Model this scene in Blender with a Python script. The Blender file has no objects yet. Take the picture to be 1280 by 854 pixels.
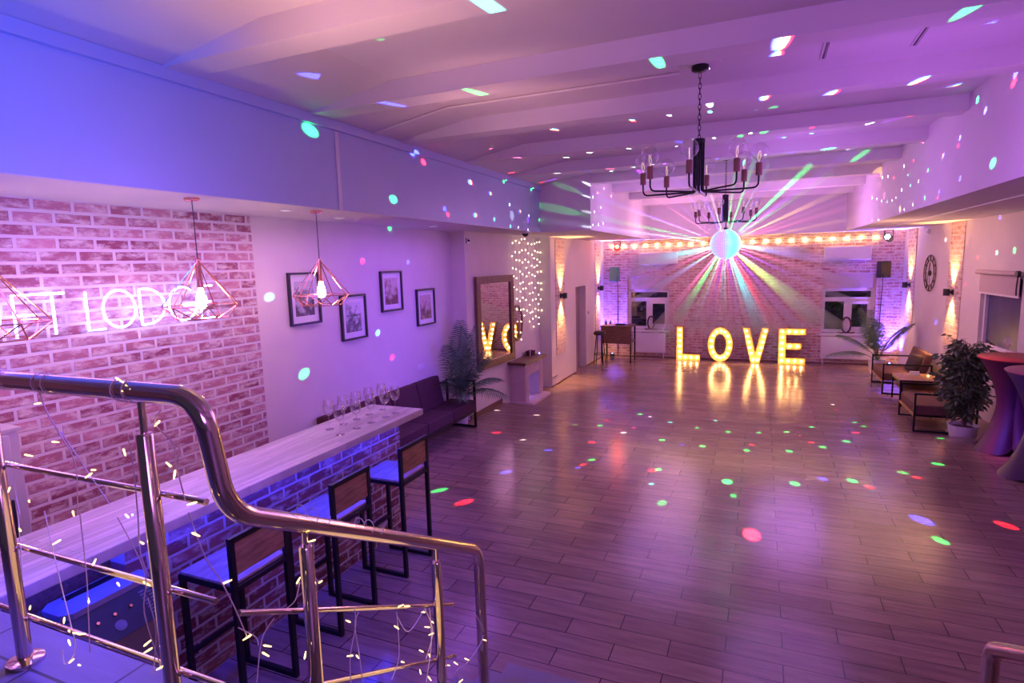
import bpy, bmesh, math, random
from mathutils import Vector, Matrix
R = random.Random(7)
PI = math.pi
S = bpy.context.scene
COL = S.collection
V = Vector

# ------------------------------------------------------------------ camera
F_PX, PITCH, YAW, ROLL = 727.9, 0.132573, -0.40609, 0.02716
def cam_axes(p, y, r):
    cy, sy, cp, sp, cr, sr = math.cos(y), math.sin(y), math.cos(p), math.sin(p), math.cos(r), math.sin(r)
    f = V((sy * cp, cy * cp, -sp)); rt = V((cy, -sy, 0)); dn = f.cross(rt)
    return cr * rt + sr * dn, -sr * rt + cr * dn, f
cd = bpy.data.cameras.new('camera'); cam = bpy.data.objects.new('camera', cd); COL.objects.link(cam)
ax, dn, fw = cam_axes(PITCH, YAW, ROLL)
m3 = Matrix((ax, -dn, -fw)).transposed()
cam.matrix_world = Matrix.Translation((0, 0, 2.45)) @ m3.to_4x4()
cd.sensor_width = 36; cd.lens = F_PX / 1280 * 36; cd.clip_start = .05
S.camera = cam

# ------------------------------------------------------------------ world, exposure
w = bpy.data.worlds.new('night'); S.world = w; w.use_nodes = True
bg = w.node_tree.nodes['Background']; bg.inputs[0].default_value = (.30, .20, .52, 1); bg.inputs[1].default_value = .10
S.view_settings.view_transform = 'Standard'; S.view_settings.look = 'None'
S.view_settings.exposure = 0.36; S.view_settings.gamma = 1; S.view_settings.use_curve_mapping = False
S.cycles.use_denoising = True; S.cycles.max_bounces = 8; S.cycles.diffuse_bounces = 4
S.cycles.transparent_max_bounces = 24; S.cycles.sample_clamp_indirect = 6; S.cycles.sample_clamp_direct = 0
S.cycles.caustics_reflective = False; S.cycles.caustics_refractive = False
S.cycles.volume_step_rate = 4

def light(name, typ, loc, col, watts, aim=None, size=.3, sy=None, spot=60, blend=.5, rad=.05, spec=1.0):
    d = bpy.data.lights.new(name, typ); d.color = col; d.energy = watts
    o = bpy.data.objects.new(name, d); COL.objects.link(o); o.location = loc
    if typ == 'AREA':
        d.size = size
        if sy: d.shape = 'RECTANGLE'; d.size_y = sy
    else:
        d.shadow_soft_size = rad
    if typ == 'SPOT': d.spot_size = math.radians(spot); d.spot_blend = blend
    if aim is not None: o.rotation_euler = (V(aim) - V(loc)).to_track_quat('-Z', 'Y').to_euler()
    d.specular_factor = spec
    return o

# unseen fill lamps added: purple wash and warm spots for the ceiling
light('wash_fill', 'AREA', (2.2, -1.6, 2.7), (.58, .19, 1.0), 60, aim=(1.2, 7, 2.2), size=2.2, sy=1.0)
light('wash_fill', 'SPOT', (1.2, .6, 2.7), (.58, .19, 1.0), 90, aim=(.9, 3.6, 3.9), spot=110, blend=1, rad=.4)
light('wash_fill', 'SPOT', (-2.0, 2.0, 2.7), (1.0, .52, .46), 62, aim=(-1.9, 2.5, 3.9), spot=112, blend=1, rad=.4)
light('wash_fill', 'SPOT', (-2.1, 4.2, 2.9), (1.0, .48, .50), 24, aim=(-2.0, 4.6, 3.9), spot=112, blend=1, rad=.4)
light('hall_fill', 'POINT', (.9, 4.9, 2.95), (.52, .15, 1.0), 30, rad=.8)  # bodiless points added along the hall for ambient light
light('hall_fill', 'POINT', (.4, 7.7, 3.0), (.56, .20, 1.0), 38, rad=.8)
light('hall_fill', 'POINT', (-1.6, 10.4, 3.0), (.60, .27, 1.0), 32, rad=.7)
light('hall_fill', 'POINT', (.6, 12.4, 3.0), (.70, .28, 1.0), 60, rad=.7)
light('hall_fill', 'POINT', (-1.8, 13.4, 3.0), (.90, .40, .75), 44, rad=.7)
light('hall_fill', 'POINT', (2.0, 11.2, 2.6), (1.0, .52, .32), 34, rad=.9)
# unseen blue floods at the bar end, seat and landing ones added
light('blue_flood_fill', 'SPOT', (-1.7, .5, 2.5), (.0, .10, 1.0), 250, aim=(-3.5, 1.7, 3.05), spot=72, blend=1, rad=.1)
light('blue_flood_fill', 'SPOT', (-1.6, 1.6, 2.9), (.09, .05, 1.0), 175, aim=(-2.3, 2.2, 0), spot=85, blend=1, rad=.2)
light('blue_flood_fill', 'SPOT', (-2.0, 1.9, 2.75), (.10, .06, 1.0), 560, aim=(-2.3, .6, 1.25), spot=66, blend=1, rad=.2)
light('bar_fill', 'AREA', (-3.75, 2.9, 2.94), (.60, .20, 1.0), 26, size=.4, sy=4.4).rotation_euler = (0, -.1, 0)  # unseen purple and blue fills added for the bar wall and counter
light('bar_fill', 'AREA', (-3.75, 6.5, 2.94), (.40, .12, 1.0), 12, size=.4, sy=2.4).rotation_euler = (0, -.1, 0)
light('bar_fill', 'SPOT', (-2.3, 2.2, 2.2), (.62, .22, 1.0), 55, aim=(-4.45, 2.2, 1.9), spot=130, blend=1, rad=.3)
light('bar_fill', 'SPOT', (-2.3, 6.4, 1.3), (.14, .05, 1.0), 130, aim=(-4.45, 6.2, 1.2), spot=120, blend=1, rad=.3)

# ------------------------------------------------------------------ materials
MATS = {}
def nm(name):
    m = bpy.data.materials.new(name); m.use_nodes = True; MATS[name] = m
    nt = m.node_tree; return m, nt, nt.nodes['Principled BSDF']
def N(nt, t, **kw):
    n = nt.nodes.new(t)
    for k, v in kw.items(): setattr(n, k, v)
    return n
def pm(name, col, rough=.5, metal=0, var=.08, scale=8, bump=0, bscale=60, emit=None, es=0, coat=0, stretch=None, sheen=0):
    m, nt, b = nm(name)
    b.inputs['Roughness'].default_value = rough; b.inputs['Metallic'].default_value = metal
    tc = N(nt, 'ShaderNodeTexCoord'); mp = N(nt, 'ShaderNodeMapping')
    nt.links.new(tc.outputs['Object'], mp.inputs[0])
    if stretch: mp.inputs['Scale'].default_value = stretch
    no = N(nt, 'ShaderNodeTexNoise'); no.inputs['Scale'].default_value = scale; no.inputs['Detail'].default_value = 5
    nt.links.new(mp.outputs[0], no.inputs['Vector'])
    r = N(nt, 'ShaderNodeValToRGB')
    r.color_ramp.elements[0].position = .3; r.color_ramp.elements[1].position = .7
    r.color_ramp.elements[0].color = tuple(c * (1 - var) for c in col) + (1,)
    r.color_ramp.elements[1].color = tuple(min(1, c * (1 + var)) for c in col) + (1,)
    nt.links.new(no.outputs['Fac'], r.inputs[0]); nt.links.new(r.outputs[0], b.inputs['Base Color'])
    if bump:
        n2 = N(nt, 'ShaderNodeTexNoise'); n2.inputs['Scale'].default_value = bscale
        nt.links.new(mp.outputs[0], n2.inputs['Vector'])
        bp = N(nt, 'ShaderNodeBump'); bp.inputs['Strength'].default_value = bump; bp.inputs['Distance'].default_value = .01
        nt.links.new(n2.outputs['Fac'], bp.inputs['Height']); nt.links.new(bp.outputs[0], b.inputs['Normal'])
    if emit: b.inputs['Emission Color'].default_value = emit + (1,); b.inputs['Emission Strength'].default_value = es
    if coat: b.inputs['Coat Weight'].default_value = coat
    if sheen: b.inputs['Sheen Weight'].default_value = sheen
    return m
def em(name, col, st, sample=True):
    m = bpy.data.materials.new(name); m.use_nodes = True; nt = m.node_tree; nt.nodes.clear()
    e = N(nt, 'ShaderNodeEmission'); e.inputs[0].default_value = col + (1,); e.inputs[1].default_value = st
    o = N(nt, 'ShaderNodeOutputMaterial'); nt.links.new(e.outputs[0], o.inputs[0])
    if not sample: m.cycles.emission_sampling = 'NONE'
    MATS[name] = m; return m
def brickmat(name, plane, bw=.25, bh=.0855, c1=(.40, .13, .085), c2=(.62, .30, .22), mortar=(.62, .52, .47), white=.45, ms=.011, ox=0, oy=0):
    """old brick, white plaster smears; plane = which object axes run along and up the wall"""
    m, nt, b = nm(name); L = nt.links.new
    tc = N(nt, 'ShaderNodeTexCoord'); sx = N(nt, 'ShaderNodeSeparateXYZ'); L(tc.outputs['Object'], sx.inputs[0])
    cx = N(nt, 'ShaderNodeCombineXYZ'); L(sx.outputs[plane[0]], cx.inputs[0]); L(sx.outputs[plane[1]], cx.inputs[1])
    ad = N(nt, 'ShaderNodeVectorMath', operation='ADD'); ad.inputs[1].default_value = (ox, oy, 0); L(cx.outputs[0], ad.inputs[0])
    wn = N(nt, 'ShaderNodeTexNoise'); wn.inputs['Scale'].default_value = 9; L(ad.outputs[0], wn.inputs['Vector'])
    ws = N(nt, 'ShaderNodeVectorMath', operation='SCALE'); ws.inputs['Scale'].default_value = .008; L(wn.outputs['Color'], ws.inputs[0])
    a2 = N(nt, 'ShaderNodeVectorMath', operation='ADD'); L(ad.outputs[0], a2.inputs[0]); L(ws.outputs[0], a2.inputs[1])
    br = N(nt, 'ShaderNodeTexBrick'); L(a2.outputs[0], br.inputs['Vector'])
    br.inputs['Scale'].default_value = 1; br.inputs['Brick Width'].default_value = bw; br.inputs['Row Height'].default_value = bh
    br.inputs['Mortar Size'].default_value = ms; br.inputs['Mortar Smooth'].default_value = .25
    br.inputs['Color1'].default_value = c1 + (1,); br.inputs['Color2'].default_value = c2 + (1,); br.inputs['Mortar'].default_value = mortar + (1,)
    n1 = N(nt, 'ShaderNodeTexNoise'); n1.inputs['Scale'].default_value = 7; n1.inputs['Detail'].default_value = 8; n1.inputs['Roughness'].default_value = .7
    mp = N(nt, 'ShaderNodeMapping'); mp.inputs['Scale'].default_value = (1, 2.2, 1); L(ad.outputs[0], mp.inputs[0]); L(mp.outputs[0], n1.inputs['Vector'])
    rp = N(nt, 'ShaderNodeValToRGB'); rp.color_ramp.elements[0].position = .62 - white * .35; rp.color_ramp.elements[1].position = .80 - white * .35
    L(n1.outputs['Fac'], rp.inputs[0])
    mx = N(nt, 'ShaderNodeMix', data_type='RGBA'); L(rp.outputs[0], mx.inputs[0]); L(br.outputs['Color'], mx.inputs[6]); mx.inputs[7].default_value = (.66, .55, .50, 1)
    L(mx.outputs[2], b.inputs['Base Color']); b.inputs['Roughness'].default_value = .85
    iv = N(nt, 'ShaderNodeMath', operation='SUBTRACT'); iv.inputs[0].default_value = 1; L(br.outputs['Fac'], iv.inputs[1])
    mm = N(nt, 'ShaderNodeMath', operation='MULTIPLY_ADD'); L(n1.outputs['Fac'], mm.inputs[0]); mm.inputs[1].default_value = .5; L(iv.outputs[0], mm.inputs[2])
    bp = N(nt, 'ShaderNodeBump'); bp.inputs['Strength'].default_value = .7; bp.inputs['Distance'].default_value = .012; L(mm.outputs[0], bp.inputs['Height']); L(bp.outputs[0], b.inputs['Normal'])
    return m
def plankmat(name, W=.6615, H=.168, ox=.1495 + .33075, oy=-3.675 + .084, axes=('X', 'Y'), ca=(.235, .145, .12), cb=(.385, .25, .20), rough=.27, mort=(.03, .02, .02), ms=.0035):
    m, nt, b = nm(name); L = nt.links.new
    tc = N(nt, 'ShaderNodeTexCoord'); sx = N(nt, 'ShaderNodeSeparateXYZ'); L(tc.outputs['Object'], sx.inputs[0])
    cx = N(nt, 'ShaderNodeCombineXYZ'); L(sx.outputs[axes[0]], cx.inputs[0]); L(sx.outputs[axes[1]], cx.inputs[1])
    ad = N(nt, 'ShaderNodeVectorMath', operation='ADD'); ad.inputs[1].default_value = (ox, oy, 0); L(cx.outputs[0], ad.inputs[0])
    br = N(nt, 'ShaderNodeTexBrick'); L(ad.outputs[0], br.inputs['Vector']); br.inputs['Scale'].default_value = 1
    br.inputs['Brick Width'].default_value = W; br.inputs['Row Height'].default_value = H; br.inputs['Mortar Size'].default_value = ms; br.inputs['Mortar Smooth'].default_value = .1
    br.inputs['Color1'].default_value = (.74, .74, .74, 1); br.inputs['Color2'].default_value = (1, 1, 1, 1); br.inputs['Mortar'].default_value = (.12, .12, .12, 1)
    mp = N(nt, 'ShaderNodeMapping'); mp.inputs['Scale'].default_value = (1.3, 13, 1); L(ad.outputs[0], mp.inputs[0])
    no = N(nt, 'ShaderNodeTexNoise'); no.inputs['Scale'].default_value = 1.6; no.inputs['Detail'].default_value = 7; no.inputs['Roughness'].default_value = .65; L(mp.outputs[0], no.inputs['Vector'])
    rp = N(nt, 'ShaderNodeValToRGB'); rp.color_ramp.elements[0].position = .32; rp.color_ramp.elements[1].position = .72
    rp.color_ramp.elements[0].color = ca + (1,); rp.color_ramp.elements[1].color = cb + (1,); L(no.outputs['Fac'], rp.inputs[0])
    mx = N(nt, 'ShaderNodeMix', data_type='RGBA', blend_type='MULTIPLY'); mx.inputs[0].default_value = 1; L(rp.outputs[0], mx.inputs[6]); L(br.outputs['Color'], mx.inputs[7])
    L(mx.outputs[2], b.inputs['Base Color'])
    rr = N(nt, 'ShaderNodeMapRange'); rr.inputs['To Min'].default_value = rough - .05; rr.inputs['To Max'].default_value = rough + .1; L(no.outputs['Fac'], rr.inputs[0]); L(rr.outputs[0], b.inputs['Roughness'])
    bp = N(nt, 'ShaderNodeBump'); bp.inputs['Strength'].default_value = .35; bp.inputs['Distance'].default_value = .003; bp.invert = True; L(br.outputs['Fac'], bp.inputs['Height']); L(bp.outputs[0], b.inputs['Normal'])
    return m
def glassmat(name, tint=(1, 1, 1), refl=.06, edge=.7, rough=.0):
    """thin clear glass: see-through face on, reflecting at the rim"""
    m = bpy.data.materials.new(name); m.use_nodes = True; nt = m.node_tree; nt.nodes.clear(); L = nt.links.new
    t = N(nt, 'ShaderNodeBsdfTransparent'); t.inputs[0].default_value = tint + (1,)
    g = N(nt, 'ShaderNodeBsdfGlossy'); g.inputs['Roughness'].default_value = rough + .02
    lw = N(nt, 'ShaderNodeLayerWeight'); lw.inputs[0].default_value = .35
    mr = N(nt, 'ShaderNodeMapRange'); mr.inputs['To Min'].default_value = refl; mr.inputs['To Max'].default_value = edge; L(lw.outputs['Facing'], mr.inputs[0])
    x = N(nt, 'ShaderNodeMixShader'); L(mr.outputs[0], x.inputs[0]); L(t.outputs[0], x.inputs[1]); L(g.outputs[0], x.inputs[2])
    o = N(nt, 'ShaderNodeOutputMaterial'); L(x.outputs[0], o.inputs[0]); MATS[name] = m; return m

WALLC = (.66, .58, .54)
pm('plaster', WALLC, .75, var=.03, scale=3, bump=.06, bscale=90)
pm('ceiling', (.72, .66, .66), .8, var=.03, scale=2)
pm('bulkhead', (.44, .50, .68), .38, var=.02, scale=2)  # blue of the flood light tinted into the base colour
pm('white_gloss', (.70, .66, .68), .35, var=.02)
pm('white_paint', (.72, .66, .66), .5, var=.03)
pm('black_metal', (.012, .011, .014), .38, .4, var=.2)
pm('dark_plastic', (.02, .02, .024), .45, var=.2)
pm('steel', (.80, .68, .55), .12, 1, var=.02, scale=20)  # warm reflection of the fairy lights tinted into the base colour
pm('grey_metal', (.42, .38, .38), .32, .7, var=.05)
pm('beige_metal', (.52, .48, .46), .42, .2, var=.03)
pm('copper', (.78, .36, .24), .25, 1, var=.05)
pm('socket', (.30, .13, .11), .45, .3, var=.1)
pm('dark_wood', (.16, .07, .045), .42, var=.35, scale=4, stretch=(2, 14, 14))
pm('stool_wood', (.30, .155, .07), .40, var=.4, scale=3, stretch=(14, 2.5, 14))
pm('seat_wood', (.34, .25, .20), .38, var=.3, scale=3, stretch=(14, 2.5, 14))
pm('frame_wood', (.15, .065, .045), .42, var=.35, scale=5, stretch=(12, 3, 3))
pm('burgundy', (.062, .018, .024), .95, var=.15, scale=40, bump=.2, bscale=400)
pm('brown_cushion', (.14, .062, .045), .9, var=.15, scale=30, bump=.2, bscale=300)
pm('dark_cushion', (.05, .03, .032), .9, var=.2, scale=30)
pm('spandex_red', (.050, .006, .045), .45, var=.06, scale=6)
pm('table_top_cloth', (.30, .05, .045), .55, var=.06, scale=6)
pm('palm_leaf', (.10, .20, .10), .45, var=.35, scale=6)
pm('ficus_leaf', (.11, .17, .07), .42, var=.5, scale=9)
pm('bark', (.17, .11, .075), .8, var=.3, scale=20)
pm('soil', (.05, .035, .03), .95, var=.3, scale=40, bump=.5)
pm('pot_white', (.70, .66, .68), .4, var=.03)
pm('frame_black', (.018, .012, .03), .4, var=.2)
pm('art_paper', (.72, .66, .66), .7, var=.02)
pm('wire_white', (.75, .66, .62), .5, var=.03)
pm('rose_stone', (.62, .47, .45), .7, var=.06, scale=12, bump=.1)
pm('door_leaf', (.26, .17, .20), .5, var=.06)
pm('clock_iron', (.09, .05, .035), .5, .5, var=.2)
pm('red_shell', (.5, .02, .02), .35, var=.1)
pm('teal_speaker', (.09, .22, .24), .6, var=.15, scale=60)
pm('blind_fabric', (.52, .40, .38), .85, var=.04, scale=60)
pm('blue_sheen_pane', (.07, .065, .15), .25, var=.3, scale=2)  # mauve-blue reflection of the room put into the base colour
pm('speaker_black', (.03, .028, .032), .6, var=.2, scale=80)
pm('cable', (.02, .018, .022), .6, var=.1)
pm('fire_dark', (.10, .06, .08), .8, var=.2)
pm('lid_grey', (.34, .30, .36), .4, var=.05); pm('tag_grey', (.20, .19, .20), .5, var=.05)
pm('tile_blue', (.22, .18, .20), .35, var=.12, scale=3)
plankmat('planks', rough=.155)
plankmat('landing_tiles', W=.62, H=.62, ox=2.35 + .31, oy=-.92, ca=(.10, .095, .12), cb=(.15, .14, .17), rough=.5, ms=.005)
plankmat('counter_planks', W=.9, H=.043, ox=.2, oy=0, axes=('Y', 'X'), ca=(.50, .42, .42), cb=(.82, .74, .76), rough=.35, ms=.0008)
brickmat('brick_bar', ('Y', 'Z'), oy=.02, white=.48, c1=(.26, .06, .10), c2=(.52, .24, .27), mortar=(.66, .57, .58), ms=.013)
brickmat('brick_base', ('Y', 'Z'), bw=.25, bh=.085, white=.34, c1=(.17, .045, .045), c2=(.34, .13, .11), mortar=(.52, .46, .46), ms=.010)
brickmat('brick_base_end', ('X', 'Z'), bw=.25, bh=.085, white=.30, c1=(.26, .07, .05), c2=(.40, .15, .10), mortar=(.56, .50, .48))
brickmat('brick_back', ('X', 'Z'), bw=.23, bh=.07, white=.50, c1=(.36, .12, .10), c2=(.56, .29, .25), mortar=(.62, .52, .50))
brickmat('brick_strip', ('Y', 'Z'), white=.55, c1=(.40, .18, .12), c2=(.60, .36, .27), mortar=(.62, .50, .45))
glassmat('wine_glass', refl=.05, edge=.75)
glassmat('globe_glass', refl=.04, edge=.45)
glassmat('pane_glass', tint=(.55, .55, .6), refl=.17, edge=.7)
m, nt, b = nm('mirror'); b.inputs['Metallic'].default_value = 1; b.inputs['Roughness'].default_value = .02; b.inputs['Base Color'].default_value = (.86, .84, .84, 1)
m, nt, b = nm('mirror_facets'); b.inputs['Metallic'].default_value = 1; b.inputs['Roughness'].default_value = .2; b.inputs['Base Color'].default_value = (.9, .92, .95, 1)
em('neon', (.34, .34, 1.0), 11); em('led_blue', (.02, .03, 1.0), 120); em('warm_bulb', (1.0, .62, .24), 34)
em('pendant_bulb', (1.0, .62, .34), 75); em('fairy', (1.0, .62, .22), 3.4, False); em('curtain_dot', (1.0, .78, .46), 9, False)
em('garland_bulb', (1.0, .58, .20), 60); em('red_lamp', (1.0, .05, .03), 40); em('white_led', (.75, .72, 1.0), 18)
em('blue_dot', (.2, .25, 1.0), 8, False); em('tiny_white', (1, .9, .8), 3, False); em('downlight_disc', (1.0, .86, .80), 1.1); em('sconce_glow', (1.0, .66, .28), 26)
em('filament', (1.0, .6, .45), 1.5, False)

# ------------------------------------------------------------------ mesh builder
class MB:
    def __init__(s): s.v = []; s.f = []; s.sm = []
    def add(s, vs, fs, smooth=False):
        o = len(s.v); s.v += [tuple(p) for p in vs]; s.f += [tuple(i + o for i in f) for f in fs]; s.sm += [smooth] * len(fs); return s
    def box(s, x0, x1, y0, y1, z0, z1, rot=None, bev=0):
        if bev:
            bm = bmesh.new(); bmesh.ops.create_cube(bm, size=1)
            for v in bm.verts: v.co = V(((x0 + x1) / 2 + v.co.x * (x1 - x0), (y0 + y1) / 2 + v.co.y * (y1 - y0), (z0 + z1) / 2 + v.co.z * (z1 - z0)))
            bmesh.ops.bevel(bm, geom=bm.edges[:], offset=bev, segments=3, profile=.6, affect='EDGES')
            bm.verts.index_update(); vs = [v.co.copy() for v in bm.verts]; fs = [[v.index for v in f.verts] for f in bm.faces]; bm.free()
            if rot: vs = [rot @ p for p in vs]
            return s.add(vs, fs, True)
        vs = [V((x, y, z)) for z in (z0, z1) for y in (y0, y1) for x in (x0, x1)]
        if rot: vs = [rot @ p for p in vs]
        return s.add(vs, [(0, 2, 3, 1), (4, 5, 7, 6), (0, 1, 5, 4), (2, 6, 7, 3), (0, 4, 6, 2), (1, 3, 7, 5)])
    def bar(s, a, b, w, h=None, up=(0, 0, 1)):
        a, b = V(a), V(b); h = h or w; d = (b - a).normalized(); u = V(up)
        if abs(d.dot(u)) > .95: u = V((1, 0, 0))
        x = d.cross(u).normalized() * (w / 2); y = d.cross(x).normalized() * (h / 2)
        vs = [p + sx * x + sy * y for p in (a, b) for sx, sy in ((-1, -1), (1, -1), (1, 1), (-1, 1))]
        return s.add(vs, [(0, 1, 2, 3), (7, 6, 5, 4), (0, 4, 5, 1), (1, 5, 6, 2), (2, 6, 7, 3), (3, 7, 4, 0)])
    def tube(s, path, r, n=8, cap=True):
        P = [V(p) for p in path]; rs = r if isinstance(r, (list, tuple)) else [r] * len(P)
        vs = []; fs = []; prev = None
        for i, p in enumerate(P):
            t = (P[min(i + 1, len(P) - 1)] - P[max(i - 1, 0)]).normalized()
            if prev is None:
                u = V((0, 0, 1)) if abs(t.z) < .9 else V((1, 0, 0)); x = t.cross(u).normalized()
            else:
                x = prev - t * prev.dot(t)
                x = x.normalized() if x.length > 1e-6 else t.orthogonal().normalized()
            prev = x; y = t.cross(x)
            vs += [p + (x * math.cos(2 * PI * k / n) + y * math.sin(2 * PI * k / n)) * rs[i] for k in range(n)]
        for i in range(len(P) - 1):
            for k in range(n): fs.append((i * n + k, i * n + (k + 1) % n, (i + 1) * n + (k + 1) % n, (i + 1) * n + k))
        if cap: fs += [tuple(reversed(range(n))), tuple((len(P) - 1) * n + k for k in range(n))]
        return s.add(vs, fs, True)
    def lathe(s, prof, c=(0, 0, 0), n=20, axis='z', cap=True):
        c = V(c); vs = []; fs = []
        for r, h in prof:
            for k in range(n):
                a = 2 * PI * k / n; q = V((r * math.cos(a), r * math.sin(a), h))
                if axis == 'x': q = V((q.z, q.x, q.y))
                elif axis == 'y': q = V((q.y, q.z, q.x))
                vs.append(c + q)
        for i in range(len(prof) - 1):
            for k in range(n): fs.append((i * n + k, i * n + (k + 1) % n, (i + 1) * n + (k + 1) % n, (i + 1) * n + k))
        if cap:
            if prof[0][0] > 1e-5: fs.append(tuple(reversed(range(n))))
            if prof[-1][0] > 1e-5: fs.append(tuple((len(prof) - 1) * n + k for k in range(n)))
        return s.add(vs, fs, True)
    def ball(s, c, r, n=10, m=6, sz=1.0):
        return s.lathe([(max(r * math.sin(PI * i / m), 1e-6), -r * math.cos(PI * i / m) * sz) for i in range(m + 1)], c, n, cap=False)
    def prism(s, pts, d0, d1, plane='xz'):
        """polygon extruded along the remaining axis"""
        n = len(pts)
        mk = {'xz': lambda a, b, d: (a, d, b), 'yz': lambda a, b, d: (d, a, b), 'xy': lambda a, b, d: (a, b, d)}[plane]
        vs = [mk(a, b, d0) for a, b in pts] + [mk(a, b, d1) for a, b in pts]
        return s.add(vs, [tuple(range(n)), tuple(reversed(range(n, 2 * n)))] + [(i, i + n, (i + 1) % n + n, (i + 1) % n) for i in range(n)])
    def xf(s, M): s.v = [tuple(M @ V(p)) for p in s.v]; return s
    def build(s, name, mat, parent=None):
        me = bpy.data.meshes.new(name); me.from_pydata(s.v, [], s.f); me.update()
        bm = bmesh.new(); bm.from_mesh(me); bmesh.ops.recalc_face_normals(bm, faces=bm.faces); bm.to_mesh(me); bm.free()
        me.polygons.foreach_set('use_smooth', s.sm)
        if any(s.sm): me.set_sharp_from_angle(angle=math.radians(40))
        me.materials.append(MATS[mat]); o = bpy.data.objects.new(name, me); COL.objects.link(o)
        if parent: o.parent = parent
        return o
def bez(a, b, c, n=8): a, b, c = V(a), V(b), V(c); return [(1 - t) ** 2 * a + 2 * t * (1 - t) * b + t * t * c for t in [i / n for i in range(n + 1)]]
def fillet(P, r, n=6):
    P = [V(p) for p in P]; o = [P[0]]
    for i in range(1, len(P) - 1):
        a = (P[i - 1] - P[i]); c = (P[i + 1] - P[i]); q = min(r, a.length * .49, c.length * .49)
        o += bez(P[i] + a.normalized() * q, P[i], P[i] + c.normalized() * q, n)
    return o + [P[-1]]
def smooth(P, k=6):
    P = [V(p) for p in P]; o = []
    for i in range(len(P) - 1):
        p0, p1, p2, p3 = P[max(i - 1, 0)], P[i], P[i + 1], P[min(i + 2, len(P) - 1)]
        for j in range(k):
            t = j / k; o.append(.5 * ((2 * p1) + (p2 - p0) * t + (2 * p0 - 5 * p1 + 4 * p2 - p3) * t * t + (3 * p1 - p0 - 3 * p2 + p3) * t ** 3))
    return o + [P[-1]]
def tag(o, label, cat, group=None):
    o['label'] = label; o['category'] = cat
    if group: o['group'] = group
    return o
def thing(name, label, cat, loc=(0, 0, 0), rz=0, group=None):
    o = bpy.data.objects.new(name, None); COL.objects.link(o); o.location = loc; o.rotation_euler = (0, 0, rz); o.empty_display_size = .1
    return tag(o, label, cat, group)
def copy_tree(o, parent=None):
    c = o.copy(); COL.objects.link(c); c.parent = parent
    for ch in list(o.children): copy_tree(ch, c)
    return c
def dup(o, loc, rz, label, group=None):
    c = copy_tree(o); c.location = loc; c.rotation_euler = (0, 0, rz); c['label'] = label
    if group: c['group'] = group
    return c
def struct(name, mb, mat, label=None, parent=None):
    o = mb.build(name, mat, parent)
    if parent is None: o['kind'] = 'structure'
    if label: o['label'] = label
    return o

# ------------------------------------------------------------------ the hall
DROP, ZC, ZB, ZT = -.12, 2.97, 3.725, 3.87           # sunken floor, low ceiling, beam underside, ceiling
BWX, MWX, FWX, YB = -4.45, -4.2, -3.95, 15.6
LSX, LS2X, RSX = -3.5, -2.62, 1.69
def rwx(y): return 2.93 + .055 * (YB - y)              # the right wall runs slightly off square
struct('floor', MB().box(-4.7, 4.6, -2, 9.24, -.4, 0), 'planks', 'wood look plank floor of the raised near part of the hall')
struct('floor_sunken', MB().box(-4.7, 4.6, 9.24, YB + .2, -.6, DROP), 'planks', 'wood look plank floor one step down at the far end')
struct('wall_left', MB().box(-4.7, BWX, -2, 8.02, 0, ZC), 'plaster', 'smooth lilac lit wall behind the bar and sofa')
struct('wall_left_brick', MB().box(BWX - .01, BWX + .012, -2, 4.17, 0, ZC), 'brick_bar', 'whitewashed brick facing behind the bar')
struct('wall_left_middle', MB().box(-4.7, MWX, 8.02, 11.25, -.5, ZC), 'plaster', 'wall with the big mirror and fireplace')
DY0, DY1 = 12.98, 13.82
struct('wall_left_far', MB().box(-4.7, FWX, 11.25, DY0, -.5, ZC).box(-4.7, FWX, DY1, YB + .2, -.5, ZC).box(-4.7, FWX, DY0, DY1, 1.88, ZC), 'plaster', 'warm lit far left wall with the doorway')
d = struct('door_1', MB().box(-4.2, -4.12, DY0 + .02, DY1 - .02, DROP, 1.87), 'door_leaf', 'mauve door leaf set back in the far left wall')
struct('door_handle', MB().tube([(-4.12, DY0 + .12, .9), (-4.06, DY0 + .12, .9), (-4.06, DY0 + .25, .9)], .011), 'grey_metal', parent=d)
struct('trim_1', MB().box(FWX, FWX + .012, 11.55, 12.15, .5, 2.93), 'brick_strip', 'narrow upright brick strip behind the nearer left sconce')
struct('trim_2', MB().box(FWX, FWX + .012, 14.7, 15.25, .5, 2.93), 'brick_strip', 'narrow upright brick strip behind the farther left sconce')
# back wall round its two window niches
W1, W2, WT, WS = (-3.30, -2.2), (1.33, 2.42), 2.02, .56
bw = MB()
for x0, x1 in ((-4.7, W1[0]), (W1[1], W2[0]), (W2[1], 4.6)): bw.box(x0, x1, YB, YB + .25, -.6, ZC + 1)
for a in (W1, W2): bw.box(a[0], a[1], YB, YB + .25, -.6, WS); bw.box(a[0], a[1], YB, YB + .25, WT, ZC + 1)
struct('wall_back', bw, 'brick_back', 'brick back wall behind the letters')
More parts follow.
